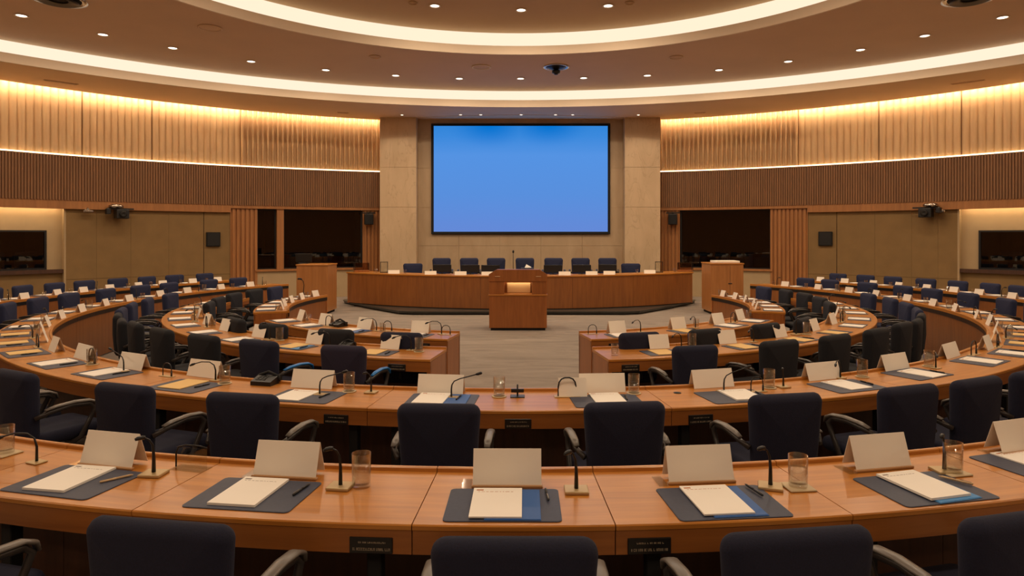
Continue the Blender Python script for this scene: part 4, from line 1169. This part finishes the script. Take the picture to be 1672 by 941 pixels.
# ---- central rostrum
YP = 12.95; XP = (845.8 - HU) * YP / F
t = thing('speaker_rostrum', 'central wooden speaker rostrum with a lit reading shelf on the carpet', 'rostrum', (XP, YP, 0))
w = .565
T = Matrix.Translation((XP, YP, 0))
MB().bbox(-w, w, .0, .72, .05, .68, .004, 1, T).build('lower_cabinet', M['box_wood'], t)
MB().box(-w + .03, w - .03, .03, .7, 0, .05, T).build('plinth', M['black_matte'], t)
MB().bbox(-w - .012, w + .012, -.015, .73, .68, .71, .004, 1, T).build('ledge', M['desk'], t)
up = MB()
up.bbox(-w, -.27, .02, .70, .71, .965, .003, 1, T); up.bbox(.275, w, .02, .70, .71, .965, .003, 1, T)
up.box(-.27, .275, .40, .70, .71, .965, T); up.build('upper_cabinet', M['box_wood'], t)
hd = MB()
hd.prism([(-w - .008, .965), (w + .008, .965), (w + .008, 1.10), (w - .14, 1.195), (-w + .14, 1.195), (-w - .008, 1.10)], 0.0, .05, 'y', T); hd.build('head_panel', M['box_wood'], t)
MB().prism([(-w, .965), (w, .965), (w, 1.08), (w - .14, 1.17), (-w + .14, 1.17), (-w, 1.08)], .05, .66, 'y', T).build('desk_top', M['desk'], t)
MB().bbox(-.22, .25, .33, .345, .715, .915, .004, 1, T @ Matrix.Translation((0, 0, 0))).build('shelf_plate', M['gold'], t)
MB().box(-.24, .27, .25, .30, .935, .958, T).build('shelf_lamp', M['lamp_small'], t)
MB().bbox(-.27, .275, .03, .05, .945, .965, .002, 1, T).build('shelf_edge', M['desk'], t)
for sx in (-.40, .40): MB().bbox(sx - .05, sx + .05, -.012, .0, 1.055, 1.065, .002, 1, T).build('handle', M['gold'], t)
for sx in (-.40, .40):
    L = bpy.data.lights.new('shelf_beam', 'SPOT')
    bpy.data.lights.remove(L)

# ---- lecterns at either side
def lectern(x0, x1, y0, y1, h, nm, cap):
    t = thing('lectern', 'tall plain wooden lectern cabinet at the %s of the dais' % nm, 'lectern', ((x0 + x1) / 2, (y0 + y1) / 2, 0))
    MB().bbox(x0, x1, y0, y1, .06, h - .03, .005, 1).build('cabinet', M['lectern_wood'], t)
    MB().box(x0 + .04, x1 - .04, y0 + .04, y1 - .04, 0, .06).build('plinth', M['black_matte'], t)
    MB().bbox(x0 - .015, x1 + .015, y0 - .015, y1 + .015, h - .03, h, .005, 1).build('top', M['desk'], t)
    if cap:
        MB().bbox(x0 + .15, x1 - .05, y0 + .1, y0 + .55, h, h + .05, .01, 2).build('reading_ledge', M['cream'], t)
        for z, dx in ((.72, .42), (.48, .33)):
            MB().bbox(x0 + dx, x0 + dx + .09, y0 - .014, y0, z, z + .02, .004, 1).build('handle', M['black'], t)
        MB().box(x0 + .46, x0 + .465, y0 - .003, y0 + .001, .08, h - .05).build('door_seam', M['under'], t)
    return t
YL = 15.6; kx = YL / F
lectern((484 - HU) * kx, (535.5 - HU) * kx, YL, YL + .75, CH - (432 - HV) * kx, 'left', False)
lectern((1160 - HU) * kx, (1214 - HU) * kx, YL, YL + .75, CH - (430 - HV) * kx, 'right', True)
x = (507 - HU) * kx; z = CH - (457 - HV) * kx
t = thing('gooseneck_microphone', 'thin gooseneck microphone standing before the left lectern', 'microphone', (x + .03, 15.0, 0))
T = Matrix.Translation((x + .03, 15.0, 0))
MB().lathe([(0, 0), (.13, 0), (.13, .015), (.02, .03), (0, .03)], 20, T).build('base', M['black'], t)
MB().tube([(0, 0, .02), (0, 0, .6), (.01, 0, .74), (.0, -.02, .83), (-.04, -.04, .88)], .009, 8, 1, T).build('stem', M['black'], t)
MB().tube([(-.03, -.03, .87), (-.07, -.05, .885), (-.11, -.07, .885)], .022, 10, 1, T).build('microphone_head', M['black'], t)
# grey screen behind the left lectern
kx2 = 16.2 / F; hL = CH - (432 - HV) * kx
t = thing('desk_monitor', 'grey backed monitor standing on top of the left lectern', 'monitor', ((497 - HU) * kx2, 16.15, hL))
T = Matrix.Translation(((497 - HU) * kx2, 16.15, hL)) @ Matrix.Rotation(R(6), 4, 'Z')
MB().bbox(-.19, .19, -.02, .02, .03, .24, .01, 2, T).build('screen', M['dark_metal'], t)
MB().box(-.03, .03, -.02, .02, 0, .06, T).build('stand', M['black'], t)
MB().bbox(-.12, .12, -.08, .08, 0, .012, .003, 1, T).build('foot', M['black'], t)

# ---- fittings on the side walls
def wallT(u, v, d):
    a = wall_a(u); rr = 15.2 + d; x, y = rr * sin(R(a)), WC + rr * cos(R(a))
    z = CH - (v - HV) * y / F
    return Matrix.Translation((x, y, z)) @ Matrix.Rotation(-R(a), 4, 'Z'), (x, y, z)
for u, v, nm in ((348, 391, 'left'), (1348, 390, 'right')):
    T, p = wallT(u, v, .0)
    t = thing('wall_speaker', 'square black speaker panel on the beige %s wall' % nm, 'speaker', p, 'square wall speakers')
    MB().bbox(-.18, .18, -.06, .02, -.2, .2, .01, 2, T).build('cabinet', M['black_matte'], t)
    MB().bbox(-.16, .16, -.07, -.055, -.18, .18, .006, 1, T).build('grille', M['black'], t)
for u, v, nm, s in ((193, 349, 'left', 1), (1516, 347, 'right', -1)):
    T, p = wallT(u, v, -.25)
    t = thing('wall_camera', 'black video camera hung under the header of the beige %s wall' % nm, 'camera', p, 'black wall cameras')
    MB().bbox(-.13, .15, -.22, .12, -.13, .10, .015, 2, T).build('body', M['black'], t)
    MB().lathe([(0, 0), (.07, 0), (.08, .06), (.06, .065), (0, .05)], 18, T @ Matrix.Translation((.01, -.22, -.02)) @ Matrix.Rotation(PI / 2, 4, 'X')).build('lens', M['dark_metal'], t)
    MB().bbox(-.28 * s - .05, -.28 * s + .05, -.1, .08, -.02, .12, .01, 1, T).build('side_unit', M['black'], t)
    MB().lathe([(0, .14), (.17, .15), (.17, .20), (.1, .235), (0, .24)], 20, T @ Matrix.Translation((-.1 * s, 0, 0))).build('mount', M['chrome'], t)
    MB().box(-.3, .3, -.02, .02, .10, .14, T).build('bracket', M['black'], t)
    MB().tube([(-.1 * s, 0, .18), (-.1 * s, .26, .2)], .03, 8, 1, T).build('arm', M['dark_metal'], t)
for u, v, nm in ((141, 345, 'left'), (1538, 345, 'right')):
    T, p = wallT(u, v, -.16)
    t = thing('wall_projector', 'small pale spotlight under the header of the beige %s wall' % nm, 'spotlight', p, 'pale wall spotlights')
    MB().bbox(-.11, .11, -.06, .06, -.03, .02, .012, 2, T).build('body', M['chrome'], t)
    MB().tube([(0, 0, .01), (0, .0, .06), (0, .08, .085)], .02, 8, 1, T).build('arm', M['chrome'], t)
    MB().bbox(-.05, .05, .06, .09, .03, .14, .004, 1, T).build('mount', M['lip'], t)
for u, v, nm, s in ((601, 357, 'left', 1), (1100, 357, 'right', -1)):
    T, p = wallT(u, v, -.26)
    t = thing('wall_speaker', 'black loudspeaker bracketed to the oak flutes beside the %s window' % nm, 'speaker', p, 'bracketed loudspeakers')
    MB().bbox(-.13, .13, -.12, .12, -.19, .14, .015, 2, T).build('cabinet', M['black'], t)
    MB().bbox(-.11, .11, -.13, -.118, -.17, .11, .006, 1, T).build('grille', M['black_matte'], t)
    MB().bbox(-.2, .2, -.05, .05, .15, .19, .006, 1, T).build('bracket', M['dark_metal'], t)
    MB().tube([(.0, 0, .14), (0, 0, .2)], .025, 8, 1, T).build('pivot', M['dark_metal'], t)
    MB().tube([(0, 0, .18), (0, .24, .18)], .025, 8, 1, T).build('arm', M['dark_metal'], t)

# ================================================================ CAMERA AND WORLD
cam = bpy.data.cameras.new('camera'); co = bpy.data.objects.new('camera', cam); COL.objects.link(co)
co.location = (0, 0, CH); co.rotation_euler = (PI / 2, 0, 0)
cam.sensor_width = 36; cam.lens = 36 * F / 1672
cam.shift_x = -(HU - 836) / 1672; cam.shift_y = -(470.5 - HV) / 1672
cam.clip_start = .05
SC.camera = co
w = bpy.data.worlds.new('world'); SC.world = w; w.use_nodes = True
w.node_tree.nodes['Background'].inputs[0].default_value = (.01, .009, .008, 1)
SC.view_settings.view_transform = 'Standard'; SC.view_settings.look = 'None'
SC.view_settings.exposure = EXPO if 'EXPO' in globals() else 0.0
SC.view_settings.gamma = 1; SC.view_settings.use_curve_mapping = False
# unused prototypes go, working properties go
for o in list(bpy.data.objects):
    if o.parent is None and o.get('label') == 'x':
        for ch in o.children_recursive: bpy.data.objects.remove(ch)
        bpy.data.objects.remove(o)
for o in bpy.data.objects:
    if '_o' in o: del o['_o']

if False:
    pass
